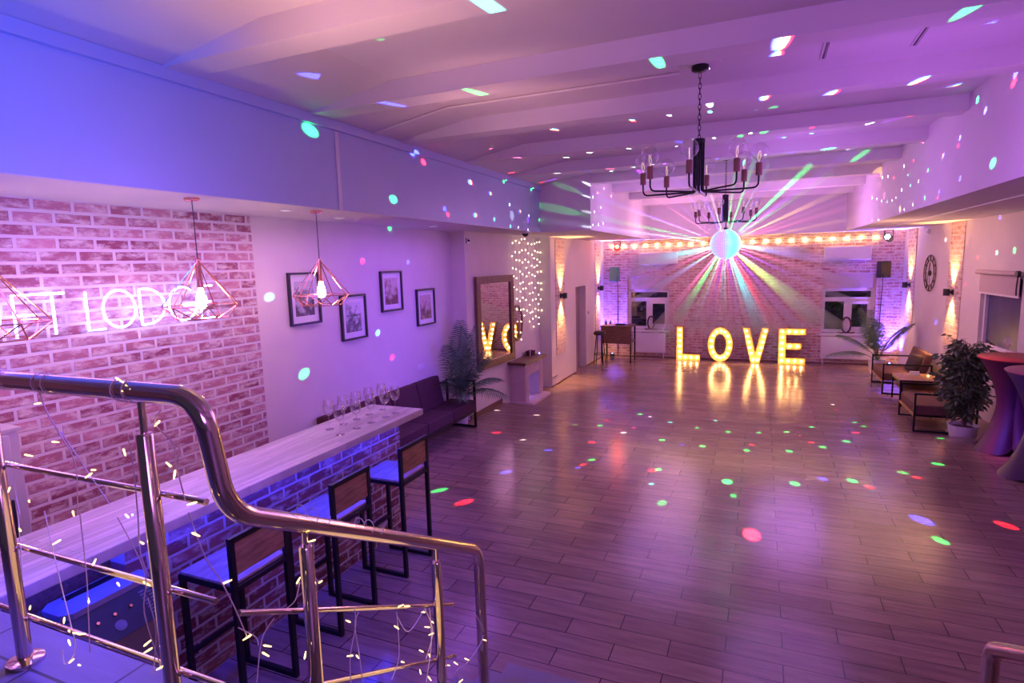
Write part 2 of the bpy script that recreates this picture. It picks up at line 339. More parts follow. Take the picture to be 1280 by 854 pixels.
# right wall (skewed slab) with its window opening
def skew(y0, y1, z0, z1, mb=None, t=.25, out=0):
    mb = mb or MB(); a, b_ = rwx(y0) - out, rwx(y1) - out
    vs = [V((x, y, z)) for z in (z0, z1) for (x, y) in ((a, y0), (b_, y1), (b_ + t, y1), (a + t, y0))]
    return mb.add(vs, [(0, 1, 2, 3), (7, 6, 5, 4), (0, 4, 5, 1), (1, 5, 6, 2), (2, 6, 7, 3), (3, 7, 4, 0)])
WY0, WY1, WZ0, WZ1 = 9.95, 11.3, .98, 2.06
rw = skew(-2, WY0, -.6, ZC); skew(WY1, YB + .2, -.6, ZC, rw); skew(WY0, WY1, -.6, WZ0, rw); skew(WY0, WY1, WZ1, ZC, rw)
struct('wall_right', rw, 'plaster', 'plain right wall with sconces and a clock')
struct('trim_3', skew(14.72, 15.3, .95, ZC - .01, t=.012, out=.012), 'brick_strip', 'narrow upright brick strip beside the back right corner')
struct('trim_4', skew(12.1, 12.75, .8, ZC - .01, t=.012, out=.012), 'brick_strip', 'narrow upright brick strip between clock and window')
# bulkheads
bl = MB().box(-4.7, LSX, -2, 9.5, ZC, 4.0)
struct('ceiling_bulkhead_left', bl, 'bulkhead', 'dropped bulkhead over the bar, lit and tinted blue')
struct('ceiling_low_left', MB().box(-4.7, LSX - .004, -2, 9.5, ZC - .003, ZC + .01), 'ceiling', 'pale underside of the bulkhead over the bar')  # slab added without the blue tint, so the lit underside reads brighter
struct('ceiling_bulkhead_left_far', MB().box(-4.7, LS2X, 9.5, YB, ZC, 4.0), 'ceiling', 'wider dropped bulkhead past the bar')
struct('ceiling_bulkhead_right', MB().box(RSX, 4.6, -2, YB, ZC, 4.0), 'ceiling', 'dropped bulkhead along the right side')
struct('ceiling_bulkhead_back', MB().box(LS2X, RSX, 15.05, YB, ZC, 4.0), 'ceiling', 'end panel of the raised ceiling above the back wall')
struct('trim_5', MB().box(LSX, LSX + .035, -2, 9.55, 3.655, 3.735), 'bulkhead', 'cornice along the top of the bar bulkhead')
struct('trim_6', MB().box(LSX, LSX + .008, 4.30, 4.345, ZC, 3.65), 'white_gloss', 'upright joint strip on the bar bulkhead')
struct('trim_7', MB().box(RSX + .55, RSX + .57, 2, 14, ZC - .012, ZC), 'white_gloss', 'thin batten under the right bulkhead')
struct('ceiling', MB().prism([(LSX - .2, 3.70), (-2.65, ZT), (RSX + .1, ZT), (RSX + .1, 4.1), (LSX - .2, 4.1)], -2, YB, 'xz'), 'ceiling', 'pale ceiling sloping down on the bar side')
BY = [-.1, 1.3, 2.68, 3.97, 5.3, 6.72, 8.15, 9.55, 11.03, 12.55, 14.05]
for i, y in enumerate(BY):
    struct('ceiling_beam', MB().box(LSX if y < 9 else LS2X, RSX, y, y + .22, ZB, ZT + .02), 'ceiling', 'pale beam across the ceiling')
# baseboards
struct('baseboard_left', MB().box(BWX, BWX + .015, 4.2, 8.02, 0, .08).box(MWX, MWX + .015, 8.02, 9.24, 0, .08).box(FWX, FWX + .015, 11.25, DY0, DROP, -.09).box(FWX, FWX + .015, DY1, YB, DROP, -.09), 'dark_wood')
struct('baseboard_back', MB().box(FWX, 3, YB - .015, YB, DROP, -.09), 'dark_wood')
# landing and stairs under the camera
struct('stair_landing', MB().box(-4.4, -1.3, -2, 1.07, 0, 1.25).box(-1.3, 3.4, -2, .965, 0, 1.25), 'landing_tiles', 'landing at the head of the stairs')
st = MB()
for i in range(6): st.box(-1.28, .86, .965 + i * .305, .965 + (i + 1) * .305, 0, 1.25 - .1786 * (i + 1))
struct('stair_steps', st, 'tile_blue', 'steps down from the landing')

# ------------------------------------------------------------------ windows of the back wall
def window(n, x0, x1, label):
    """white double casement with transom, set 0.14 m back in its niche"""
    y = YB + .12; zt, zb, zm = 1.68, WS + .06, 1.41; xm = (x0 + x1) / 2 - .02; f = .075
    fr = MB()
    fr.box(x0, x0 + f, y, y + .07, zb, zt).box(x1 - f, x1, y, y + .07, zb, zt).box(x0 + f, x1 - f, y, y + .07, zt - f, zt).box(x0 + f, x1 - f, y, y + .07, zb, zb + f)
    fr.box(x0 + f, x1 - f, y, y + .07, zm - .05, zm + .05).box(xm - .05, xm + .05, y, y + .07, zb + f, zm - .05)
    fr.box(xm + .05, xm + .11, y - .015, y + .06, zb + f, zm - .05).box(x1 - f - .06, x1 - f, y - .015, y + .06, zb + f, zm - .05)
    fr.box(xm + .11, x1 - f - .06, y - .015, y + .06, zm - .11, zm - .05).box(xm + .11, x1 - f - .06, y - .015, y + .06, zb + f, zb + f + .06)
    o = struct(n, fr, 'white_paint', label)
    struct('window_pane', MB().box(x0 + f, x1 - f, y + .03, y + .042, zb + f, zt - f), 'pane_glass', parent=o)
    struct('window_blind', MB().box(x0, x1, YB + .05, YB + .12, zt, WT), 'blind_fabric', parent=o)
    struct('window_sill', MB().box(x0 - .03, x1 + .03, YB - .06, YB + .12, WS, WS + .05), 'white_paint', parent=o)
window('window_1', W1[0], W1[1], 'white framed dark window near the back left corner')
window('window_2', W2[0], W2[1], 'white framed dark window near the back right corner')
def radiator(x0, x1, label):
    t = thing('radiator', label, 'radiator', ((x0 + x1) / 2, YB - .05, DROP), group='radiators under the windows'); h = (x1 - x0) / 2
    p = MB().box(-h, h, -.045, -.02, .13, .66, bev=.008); 
    for i in range(int((x1 - x0) / .05)): p.box(-h + .02 + i * .05, -h + .035 + i * .05, -.049, -.044, .16, .63)
    p.build('front_panel', 'white_gloss', t)
    MB().box(-h + .02, h - .02, -.02, .045, .15, .64).build('radiator_body', 'white_paint', t)
    for q in (h - .06, -h + .06): MB().tube([(q, 0, .14), (q, 0, 0)], .012).build('supply_pipe', 'white_paint', t)
radiator(-3.14, -2.28, 'white panel radiator under the left back window')
radiator(1.33, 2.41, 'white panel radiator under the right back window')
def aircon(x0, x1, label):
    t = thing('air_conditioner', label, 'air conditioner', ((x0 + x1) / 2, YB, 2.33), group='air conditioners over the windows'); h = (x1 - x0) / 2
    MB().box(-h, h, -.2, 0, 0, .31, bev=.03).build('casing', 'white_gloss', t)
    MB().box(-h + .05, h - .05, -.206, -.15, .02, .055, rot=None).build('louver_flap', 'white_paint', t)
aircon(-2.97, -1.99, 'white wall air conditioner above the left back window')
aircon(1.32, 2.27, 'white wall air conditioner above the right back window')
# small window with roller blind in the right wall
ang = -math.atan(.055)
def onr(y, d=0): return V((rwx(y) - d, y, 0))
wr = MB(); skew(WY0, WY0 + .06, WZ0, WZ1, wr, t=.08, out=-.05); skew(WY1 - .06, WY1, WZ0, WZ1, wr, t=.08, out=-.05); skew(WY0, WY1, WZ0, WZ0 + .05, wr, t=.08, out=-.05)
w3 = struct('window_3', wr, 'white_paint', 'bluish dark window under a roller blind in the right wall')
struct('window_pane', skew(WY0 + .05, WY1 - .05, WZ0 + .05, WZ1, t=.01, out=-.09), 'blue_sheen_pane', parent=w3)
rb = thing('roller_blind', 'pulled up beige roller blind over the right wall window', 'blind', (rwx(10.63), 10.63, 2.06), rz=-ang * -1)
rb.rotation_euler.z = math.atan(.055)
MB().tube([(-.05, -.72, .07), (-.05, .72, .07)], .035, 12).build('roller_tube', 'blind_fabric', rb)
MB().box(-.03, -.022, -.66, .66, -.24, .07).build('blind_cloth', 'blind_fabric', rb)
MB().box(-.036, -.016, -.66, .66, -.262, -.235).build('bottom_bar', 'white_paint', rb)
MB().tube(smooth([(-.06, -.69, .07), (-.075, -.70, -.1), (-.072, -.70, -.22)]), .010, 6).tube([(-.05, -.70, .07), (-.09, -.70, .07)], .045, 10).build('pull_chain', 'dark_plastic', rb)
# night shrubs outside the back windows
def shrub(loc, s, n, label):
    t = thing('garden_shrub', label, 'shrub', loc, group='shrubs outside the back windows'); mb = MB()
    for _ in range(n):
        c = V((R.gauss(0, .42), R.gauss(0, .2), abs(R.gauss(.75, .35)))) * s; d = V((R.uniform(-1, 1), R.uniform(-1, 1), R.uniform(-.6, .8))).normalized() * .11 * s; q = d.orthogonal().normalized() * .035 * s
        mb.add([c, c + d * .5 + q, c + d, c + d * .5 - q], [(0, 1, 2, 3)])
    mb.build('foliage', 'ficus_leaf', t); MB().tube([(0, 0, 0), (.02, 0, .8 * s)], .025 * s).build('stem', 'bark', t)
struct('ground_outside', MB().box(-6, 6, YB + .25, 20, -.7, -.6), 'soil', 'dark ground outside the back windows')
shrub((2.0, 16.9, -.6), 1.7, 500, 'dark green shrub seen through the right back window')
shrub((-2.7, 17.2, -.6), 1.5, 350, 'dark shrub seen through the left back window')
light('garden_lamp', 'POINT', (1.2, 16.4, 2.2), (.8, .95, .5), 12, rad=.1)

# ------------------------------------------------------------------ bar counter
bar = thing('bar_counter', 'long brick-fronted bar with pale wood top lit blue underneath', 'bar', (-3.06, 3.1, 0))
MB().box(-.30, .265, -2.015, 1.315, 1.115, 1.17, bev=.004).build('countertop', 'counter_planks', bar)
MB().box(-.12, 0, -1.25, 1.31, 0, 1.10).build('brick_base', 'brick_base', bar)
MB().box(-.30, -.12, -2.015, 1.31, 0, 1.113).build('cabinet_body', 'dark_wood', bar)
MB().box(-.10, .14, -1.33, -1.25, .62, .68).box(-.12, -.06, -2.015, -1.25, .78, .84).build('niche_rail', 'dark_wood', bar)
MB().box(.045, .057, -1.24, 1.30, 1.106, 1.114).box(-.02, -.01, -2.0, -1.28, 1.106, 1.114).build('led_strip', 'led_blue', bar)
# ------------------------------------------------------------------ bar stools
def make_stool(label):
    t = thing('bar_stool', label, 'bar stool', (-2.735, 0, 0), group='bar stools along the counter')
    for sy in (-1, 1):
        y = sy * .186
        MB().box(-.214, -.186, y - .014, y + .014, .028, .755).build('leg', 'black_metal', t)
        MB().box(.186, .214, y - .014, y + .014, .028, 1.055).build('leg', 'black_metal', t)
        MB().box(-.214, .214, y - .014, y + .014, 0, .028).build('floor_runner', 'black_metal', t)
    MB().box(-.214, .214, -.2, -.172, .755, .783).box(-.214, .214, .172, .2, .755, .783).box(-.214, -.186, -.2, .2, .755, .783).box(.186, .214, -.2, .2, .755, .783).build('seat_frame', 'black_metal', t)
    MB().box(-.208, .19, -.194, .194, .783, .80, bev=.004).build('seat', 'seat_wood', t)
    bp = MB().box(.192, .208, -.172, .172, .845, 1.03, bev=.003).build('backrest', 'stool_wood', t)
    MB().box(.186, .214, -.2, .2, 1.03, 1.06).build('back_rail', 'black_metal', bp)
    MB().box(-.212, -.188, -.172, .172, .29, .314).build('footrest', 'black_metal', t)
    return t
s1 = make_stool('bar stool nearest the stairs, first along the brick bar'); s1.location.y = 2.255
dup(s1, (-2.735, 3.045, 0), 0, 'middle bar stool between two others along the brick bar')
dup(s1, (-2.735, 3.83, 0), 0, 'bar stool at the sofa end of the brick bar')
# ------------------------------------------------------------------ wine glasses
def make_glass(label, loc, group):
    t = thing('wine_glass', label, 'wine glass', loc, group=group)
    MB().lathe([(.0345, 0), (.034, .003), (.012, .006), (.0045, .012)], n=18).build('foot', 'wine_glass', t)
    MB().lathe([(.0042, .01), (.0036, .05), (.0038, .10), (.007, .112)], n=10).build('stem', 'wine_glass', t)
    MB().lathe([(.006, .112), (.026, .125), (.040, .150), (.0445, .178), (.040, .21), (.034, .24), (.033, .24), (.039, .21), (.0432, .178), (.0385, .151), (.025, .127), (.001, .116)], n=20, cap=False).build('bowl', 'wine_glass', t)
    return t
G = 'wine glasses in two rows on the bar'
back = [3.60, 3.76, 3.92, 4.09, 4.27]; front = [3.50, 3.69, 3.87, 4.06, 4.20]
ords = ['first', 'second', 'third', 'fourth', 'last']
g0 = make_glass('clear wine glass, first of the wall-side row from the stairs', (-3.165, back[0], 1.17), G)
for i in range(1, 5): dup(g0, (-3.16 + .006 * i, back[i], 1.17), i, 'clear wine glass, %s of the wall-side row from the stairs' % ords[i])
for i in range(5): dup(g0, (-2.975 + .008 * i, front[i], 1.17), i * 2, 'clear wine glass, %s of the stool-side row from the stairs' % ords[i])
# ------------------------------------------------------------------ appliance in the bar niche, fridge behind the bar
t = thing('bar_appliance', 'black topped grey steel machine with control panel in bar niche', 'appliance', (-3.0, 1.7, 0))
MB().box(-.10, .085, -.20, .20, .03, .70, bev=.01).build('body', 'grey_metal', t)
for x in (-.07, .055):
    for y in (-.16, .16): MB().lathe([(.018, 0), (.018, .035)], (x, y, 0), 10).build('foot', 'dark_plastic', t)
MB().prism([(-.17, .685), (.17, .685), (.19, .70), (.055, .835), (-.17, .835)], -.225, .225, 'xz').build('housing', 'dark_plastic', t)
MB().prism([(-.165, -.17), (-.125, -.215), (.01, -.215), (.048, -.175), (.048, .175), (.01, .215), (-.125, .215), (-.165, .17)], .835, .865, 'xy').build('lid', 'lid_grey', t)
MB().box(-.14, -.10, -.12, .12, .865, .872).build('lid_grip', 'black_metal', t)
sl = (V((.055, 0, .835)) - V((.19, 0, .70))); sl_n = V((.707, 0, .707))
def onf(u, y, e=0): return V((.19, y, .70)) + sl * u + sl_n * e     # a spot on the sloping panel
for y in (-.11, -.03, .05): MB().tube([onf(.62, y), onf(.62, y, .012)], .008, 12).build('dial', 'copper', t)
MB().tube([onf(.30, -.03), onf(.30, -.03, .004)], .027, 20).tube([onf(.30, -.03, .004), onf(.30, -.03, .006)], .016, 16).build('emblem', 'tag_grey', t)
pl = MB()
for r in range(8):
    for c, y0 in enumerate((.115, .15)):
        a, b_ = .16 + r * .095, .20 + r * .095; wd = .027 - .006 * ((r * 3 + c) % 3)
        vs = [onf(a, y0, .002), onf(b_, y0, .002), onf(b_, y0 + wd, .002), onf(a, y0 + wd, .002)]
        pl.add(vs, [(0, 1, 2, 3)])
for k in range(11): pl.tube([onf(.14 + k * .07, .195 + .005 * (k % 2), .002), onf(.18 + k * .07, .192 + .006 * ((k + 1) % 2), .002)], .002, 5)
pl.build('label_plate', 'tag_grey', t)
t = thing('fridge', 'tall beige metal cabinet against the brick wall behind the bar', 'cabinet', (-4.43, 1.45, 0))
MB().box(.005, .52, -.45, .42, .05, 1.585, bev=.008).build('body', 'beige_metal', t)
MB().box(.522, .55, -.45, .36, .08, 1.57, bev=.006).build('door', 'beige_metal', t)
MB().box(.0, .54, -.45, .43, 1.585, 1.60).build('top_plate', 'beige_metal', t)
MB().box(.02, .50, -.43, .40, 0, .05).build('plinth', 'dark_plastic', t)
MB().box(.552, .575, .30, .33, .8, 1.2).build('handle', 'dark_plastic', t)

# ------------------------------------------------------------------ neon sign
neon = thing('neon_sign', 'white glowing tube lettering on the whitewashed brick wall', 'neon sign', (BWX + .012, 2.9, 2.06))
def arc(cx, cz, rx, rz, a0, a1, n=22): return [(0, cx + rx * math.cos(math.radians(a0 + (a1 - a0) * i / n)), cz + rz * math.sin(math.radians(a0 + (a1 - a0) * i / n))) for i in range(n + 1)]
def glyph(name, paths, y):
    mb = MB()
    for p in paths: mb.tube([(.05, y + q[1], q[2]) for q in p], .0085, 8)
    o = mb.build(name, 'neon', neon)
    for p in paths: q = p[len(p) // 2]; MB().tube([(0, y + q[1], q[2]), (.045, y + q[1], q[2])], .005, 6).build('standoff', 'wire_white', o)
h = .275
def line(*p): return [(0, a, b_) for a, b_ in p]
glyph('letter_O', [arc(.13, h / 2, .115, h / 2, 0, 360)], -1.06)
glyph('letter_F', [line((0, 0), (0, h), (.15, h)), line((0, h * .52), (.12, h * .52))], -.735)
glyph('letter_T', [line((0, h), (.155, h)), line((.078, h), (.078, 0))], -.585)
glyph('letter_L', [line((0, h), (0, 0), (.115, 0))], -.295)
glyph('letter_O', [arc(.12, h / 2, .12, h / 2, 0, 360)], -.185)
glyph('letter_D', [[(0, 0, 0), (0, 0, h)] + arc(.04, h / 2, .16, h / 2, 90, -90) + [(0, 0, 0)]], .095)
glyph('letter_G', [arc(.125, h / 2, .125, h / 2, 50, 355) + line((.13, h * .44))], .33)
glyph('letter_E', [line((.125, h), (0, h), (0, 0), (.125, 0)), line((0, h / 2), (.10, h / 2))], .62)
# ------------------------------------------------------------------ cage pendants over the bar
def make_pendant(label, y):
    t = thing('pendant_lamp', label, 'pendant lamp', (-3.685, y, ZC), group='copper cage pendants over the bar')
    MB().lathe([(.05, 0), (.05, -.02), (.045, -.024), (.01, -.026)], n=20).build('ceiling_rose', 'copper', t)
    MB().tube([(0, 0, -.02), (0, 0, -.46)], .0035, 6).build('cord', 'cable', t)
    MB().lathe([(.008, -.43), (.016, -.44), (.02, -.60), (.024, -.63)], n=14).build('lamp_holder', 'copper', t)
    cg = MB(); n = 7
    up = [V((.255 * math.cos(2 * PI * k / n), .255 * math.sin(2 * PI * k / n), -.755)) for k in range(n)]
    lo = [V((.17 * math.cos(2 * PI * (k + .5) / n), .17 * math.sin(2 * PI * (k + .5) / n), -.845)) for k in range(n)]
    tp = V((0, 0, -.435))
    for k in range(n):
        cg.tube([tp, up[k]], .0038, 5); cg.tube([up[k], up[(k + 1) % n]], .0038, 5); cg.tube([up[k], lo[k]], .0038, 5)
        cg.tube([up[(k + 1) % n], lo[k]], .0038, 5); cg.tube([lo[k], lo[(k + 1) % n]], .0038, 5)
    cg.build('wire_cage', 'copper', t)
    MB().lathe([(.014, -.63), (.02, -.65), (.034, -.70), (.038, -.735), (.03, -.77), (.001, -.785)], n=14, cap=False).build('bulb', 'pendant_bulb', t)
    return t
p0 = make_pendant('copper wire cage pendant half cut by the picture edge, nearest the stairs', 1.715)
dup(p0, (-3.685, 2.965, ZC), .35, 'copper wire cage pendant hanging before the end of the neon lettering')
dup(p0, (-3.685, 4.21, ZC), .1, 'copper wire cage pendant hanging before the framed pictures')
def downlight(x, y, label):
    t = thing('downlight', label, 'ceiling light', (x, y, ZC), group='recessed downlights under the bulkhead')
    MB().lathe([(.06, 0), (.06, -.008), (.045, -.012), (.045, -.004)], n=20).build('bezel', 'white_gloss', t)
    MB().lathe([(.043, -.002), (.043, -.006)], n=16).build('lens', 'downlight_disc', t)
downlight(-3.82, 3.98, 'recessed downlight beside the last copper pendant, bar side'); downlight(-4.0, 4.9, 'recessed downlight above the first framed picture'); downlight(-3.96, 6.7, 'recessed downlight above the last two framed pictures')

# ------------------------------------------------------------------ pictures on the left wall
def picture(y0, y1, z0, z1, kind, label):
    t = thing('picture_frame', label, 'picture', (BWX, (y0 + y1) / 2, (z0 + z1) / 2), group='black framed prints on the lilac wall'); a, b_ = (y1 - y0) / 2, (z1 - z0) / 2; f = .022
    MB().box(0, .035, -a, -a + f, -b_, b_).box(0, .035, a - f, a, -b_, b_).box(0, .035, -a + f, a - f, b_ - f, b_).box(0, .035, -a + f, a - f, -b_, -b_ + f).build('frame', 'frame_black', t)
    MB().box(.004, .012, -a + f, a - f, -b_ + f, b_ - f).build('mat_board', 'art_paper', t)
    p, q = a * .62, b_ * .66
    pr = MB().box(.012, .014, -p, p, -q, q).build('print', 'print_' + kind, t)
    return t, p, q
def printmat(name, top, low, sc, seed):
    m, nt, b = nm(name); L = nt.links.new
    tc = N(nt, 'ShaderNodeTexCoord'); mp = N(nt, 'ShaderNodeMapping'); mp.inputs['Location'].default_value = (seed, seed, seed); L(tc.outputs['Object'], mp.inputs[0])
    no = N(nt, 'ShaderNodeTexNoise'); no.inputs['Scale'].default_value = sc; no.inputs['Detail'].default_value = 8; L(mp.outputs[0], no.inputs['Vector'])
    sx = N(nt, 'ShaderNodeSeparateXYZ'); L(tc.outputs['Object'], sx.inputs[0])
    ma = N(nt, 'ShaderNodeMath', operation='MULTIPLY_ADD'); L(sx.outputs['Z'], ma.inputs[0]); ma.inputs[1].default_value = 1.1; L(no.outputs['Fac'], ma.inputs[2])
    r = N(nt, 'ShaderNodeValToRGB'); r.color_ramp.elements[0].position = .36; r.color_ramp.elements[1].position = .62; r.color_ramp.elements[0].color = low + (1,); r.color_ramp.elements[1].color = top + (1,)
    L(ma.outputs[0], r.inputs[0]); L(r.outputs[0], b.inputs['Base Color']); b.inputs['Roughness'].default_value = .25
printmat('print_road', (.55, .50, .55), (.10, .07, .10), 9, 1); printmat('print_field', (.62, .58, .62), (.12, .10, .14), 14, 5)
printmat('print_town', (.55, .42, .42), (.16, .06, .07), 12, 9); printmat('print_street', (.50, .36, .40), (.14, .07, .09), 11, 14)
picture(4.58, 5.03, 1.87, 2.42, 'road', 'black framed grey print behind the last copper pendant')
f2, p, q = picture(5.36, 5.82, 1.61, 2.14, 'field', 'black framed print with dark brush script over a field')
sc = MB()   # brush strokes of the script
for k, st_ in enumerate([[(-.62, .12), (-.5, .2), (-.55, .05), (-.42, .12), (-.36, .5)], [(-.34, .1), (-.24, .22), (-.3, .06), (-.16, .1)], [(-.14, .22), (-.12, .05), (-.02, .1), (0, .26)], [(.02, .2), (.06, .06), (.12, .22), (.2, .06), (.26, .22)], [(.34, .22), (.3, .1), (.4, .05), (.5, .22), (.55, .1)]]):
    sc.tube(smooth([(.0155, a * p * 1.4, b_ * q * .9) for a, b_ in st_], 4), .0035, 5)
sc.build('script', 'frame_black', f2)
picture(6.15, 6.62, 1.88, 2.40, 'town', 'black framed print of warm roofs above blue water, third along')
picture(6.97, 7.45, 1.61, 2.13, 'street', 'black framed print beside the palm, last along the wall')
t = thing('wall_socket', 'white double socket low on the lilac wall by the palm', 'socket', (BWX, 7.02, 1.03)); MB().box(0, .012, -.085, .085, -.042, .042, bev=.004).build('face_plate', 'white_gloss', t)
MB().lathe([(.028, .0125), (.028, .006)], (0, -.04, 0), 14, 'x').lathe([(.028, .0125), (.028, .006)], (0, .04, 0), 14, 'x').build('insert', 'art_paper', t)

# ------------------------------------------------------------------ sofa by the left wall
t = thing('sofa', 'long burgundy cushioned sofa on a black steel frame by the wall', 'sofa', (-4.18, 6.3, 0))
for y in (-1.4, 1.39):
    MB().box(.22, .25, y - .015, y + .015, .03, .70).box(-.25, -.22, y - .015, y + .015, .03, .70).box(-.25, .25, y - .015, y + .015, .70, .73).box(-.25, .25, y - .015, y + .015, 0, .03).build('arm_frame', 'black_metal', t)
MB().box(.22, .25, -1.385, 1.375, .24, .27).box(-.25, -.22, -1.385, 1.375, .24, .27).box(-.22, .22, -.02, .02, .24, .27).box(-.25, -.22, -1.385, 1.375, .68, .71).build('seat_frame', 'black_metal', t)
for i in range(4):
    y1 = 1.375 - i * .69
    MB().box(-.17, .262, y1 - .683, y1, .272, .43, bev=.022).build('seat_cushion', 'burgundy', t)
for i in range(4):
    y1 = 1.04 - i * .62
    MB().box(-.07, .07, -.307, .307, 0, .44, bev=.03).xf(Matrix.Translation((-.145, y1 - .31, .41)) @ Matrix.Rotation(-.2, 4, 'Y')).build('back_cushion', 'burgundy', t)

# ------------------------------------------------------------------ palms
def frond(mb, st_, base, az, lean, length, droop, leaflets=28, wid=.25):
    d = V((math.cos(az), math.sin(az), 0)); P = []
    for i in range(15):
        s = i / 14; r = length * (lean * s + .25 * droop * s * s); z = length * (s * (1 - .35 * lean) - droop * s * s * .75)
        P.append(V(base) + d * r + V((0, 0, z)))
    st_.tube(P, [.008 * (1 - .8 * i / 14) + .001 for i in range(15)], 6)
    side = d.cross(V((0, 0, 1)))
    for i in range(leaflets):
        s = .22 + .78 * i / (leaflets - 1); k = min(13, int(s * 14)); p = P[k].lerp(P[k + 1], s * 14 - k) if s < 1 else P[14]; tg = (P[k + 1] - P[k]).normalized()
        for sg in (-1, 1):
            ln = wid * math.sin(PI * (.12 + .84 * s)) ** .7 * R.uniform(.9, 1.1) + .03
            dv = (side * sg * .8 + tg * .75 + V((0, 0, -.25))).normalized(); q = dv.cross(side * sg + tg * .1).normalized(); e = tg * .0072
            m_ = p + dv * ln * .55 + V((0, 0, -.01)); tip = p + dv * ln + V((0, 0, -.05 * ln / .2))
            mb.add([p - e, p + e, m_ + e * 1.1, tip, m_ - e * 1.1], [(0, 1, 2, 4), (4, 2, 3)])
def palm(label, loc, specs, pot_r=.15, pot_h=.28):
    t = thing('potted_palm', label, 'palm', loc)
    po = MB().lathe([(pot_r * .75, 0), (pot_r, pot_h), (pot_r * .93, pot_h), (pot_r * .86, pot_h - .03)], n=24, cap=False).lathe([(.001, .002), (pot_r * .75, 0)], n=24, cap=False).build('pot', 'pot_white', t)
    MB().lathe([(.001, pot_h - .03), (pot_r * .9, pot_h - .035)], n=20, cap=False).build('soil', 'soil', po)
    for (az, lean, ln, dr) in specs:
        mb, st_ = MB(), MB(); frond(mb, st_, (R.uniform(-.03, .03), R.uniform(-.03, .03), pot_h - .03), math.radians(az), lean, ln, dr)
        o = mb.build('frond', 'palm_leaf', t); st_.build('frond_stem', 'palm_leaf', o)
palm('big potted palm between the sofa end and the wall mirror', (-4.24, 7.8, 0), [(-80, .30, 1.5, .30), (-60, .16, 1.6, .16), (-74, .45, 1.2, .55), (-40, .22, 1.5, .22), (-6, .30, 1.35, .42), (-15, .46, 1.25, .60), (-10, .55, 1.1, .8), (-60, .55, 1.1, .75), (-30, .34, 1.45, .35), (-50, .08, 1.35, .1), (-5, .14, 1.5, .18), (-50, .42, 1.3, .5)], .12, .34)

# ------------------------------------------------------------------ mirror, round mirror, fireplace, curtain light
t = thing('wall_mirror', 'big dark wood framed mirror reflecting the lit letters', 'mirror', (MWX + .04, 8.96, 1.5), -.05); a, b_, f = .67, .76, .12
MB().prism([(-a, -b_), (a, -b_), (a - f, -b_ + f), (-a + f, -b_ + f)], 0, .05, 'yz').prism([(-a, b_), (a, b_), (a - f, b_ - f), (-a + f, b_ - f)], 0, .05, 'yz').prism([(-a, -b_), (-a + f, -b_ + f), (-a + f, b_ - f), (-a, b_)], 0, .05, 'yz').prism([(a, -b_), (a - f, -b_ + f), (a - f, b_ - f), (a, b_)], 0, .05, 'yz').build('frame', 'frame_wood', t)
MB().box(.005, .025, -a + f - .01, a - f + .01, -b_ + f - .01, b_ - f + .01).build('glass', 'mirror', t)
t = thing('round_mirror', 'small oval dark mirror above the fireplace behind light strings', 'mirror', (MWX, 10.0, 1.35))
e = Matrix.Diagonal((1, .26, .34, 1)); MB().lathe([(1.0, 0), (1.0, .03), (.9, .035), (.86, .02), (.86, 0)], n=36, axis='x').xf(e).build('frame', 'dark_wood', t); MB().lathe([(.87, .012), (.87, .018)], n=36, axis='x').xf(e).build('glass', 'mirror', t)
t = thing('fireplace', 'pink white mock fireplace with dark wooden mantel shelf', 'fireplace', (MWX, 10.08, DROP)); 
MB().box(0, .30, -.46, -.27, 0, .74).box(0, .30, .27, .46, 0, .74).box(0, .30, -.27, .27, .53, .74).build('surround', 'rose_stone', t)
fl = MB()
for i in range(11): fl.box(.30, .315, -.25 + i * .046, -.225 + i * .046, .56, .72)
for y in (-.44, -.385, -.33, .295, .35, .405): fl.box(.30, .312, y, y + .028, .06, .70)
fl.build('fluting', 'rose_stone', t)
MB().box(0, .36, -.56, .56, .76, .80, bev=.006).box(0, .33, -.50, .50, .74, .76).build('mantel_shelf', 'dark_wood', t)
MB().box(.005, .02, -.27, .27, .0, .53).box(.02, .05, -.2, .2, .02, .3).build('firebox', 'fire_dark', t)
MB().box(0, .46, -.52, .52, 0, .06, bev=.01).build('hearth', 'rose_stone', t)
light('hearth_light', 'POINT', (MWX + .12, 10.0, .12), (.25, .2, 1), 1.2, rad=.03)
t = thing('storage_box', 'small dark red box on the mantel shelf', 'box', (MWX + .12, 10.38, DROP + .80)); MB().box(-.06, .06, -.09, .09, 0, .075).build('box', 'burgundy', t); MB().box(-.064, .064, -.094, .094, .075, .095).build('lid', 'burgundy', t)
t = thing('candle', 'thin pale candle standing on the mantel shelf', 'candle', (MWX + .2, 10.16, DROP + .80)); MB().lathe([(.03, 0), (.03, .012), (.012, .02)], n=12).build('holder', 'copper', t); MB().lathe([(.010, .015), (.010, .17), (.003, .175)], n=8).build('wax', 'art_paper', t)
t = thing('tea_light', 'tiny blue glowing light on the mantel shelf', 'lamp', (MWX + .25, 10.52, DROP + .80)); MB().lathe([(.025, 0), (.025, .02)], n=12).build('cup', 'white_gloss', t); MB().ball((0, 0, .03), .014, 8, 5).build('flame', 'blue_dot', t)
t = thing('curtain_light', 'curtain of hanging warm light strings on the wall above the fireplace', 'curtain light', (MWX + .05, 10.4, 2.93))
MB().tube([(0, -.65, 0), (0, .82, 0)], .005, 6).build('top_wire', 'wire_white', t); dot = None
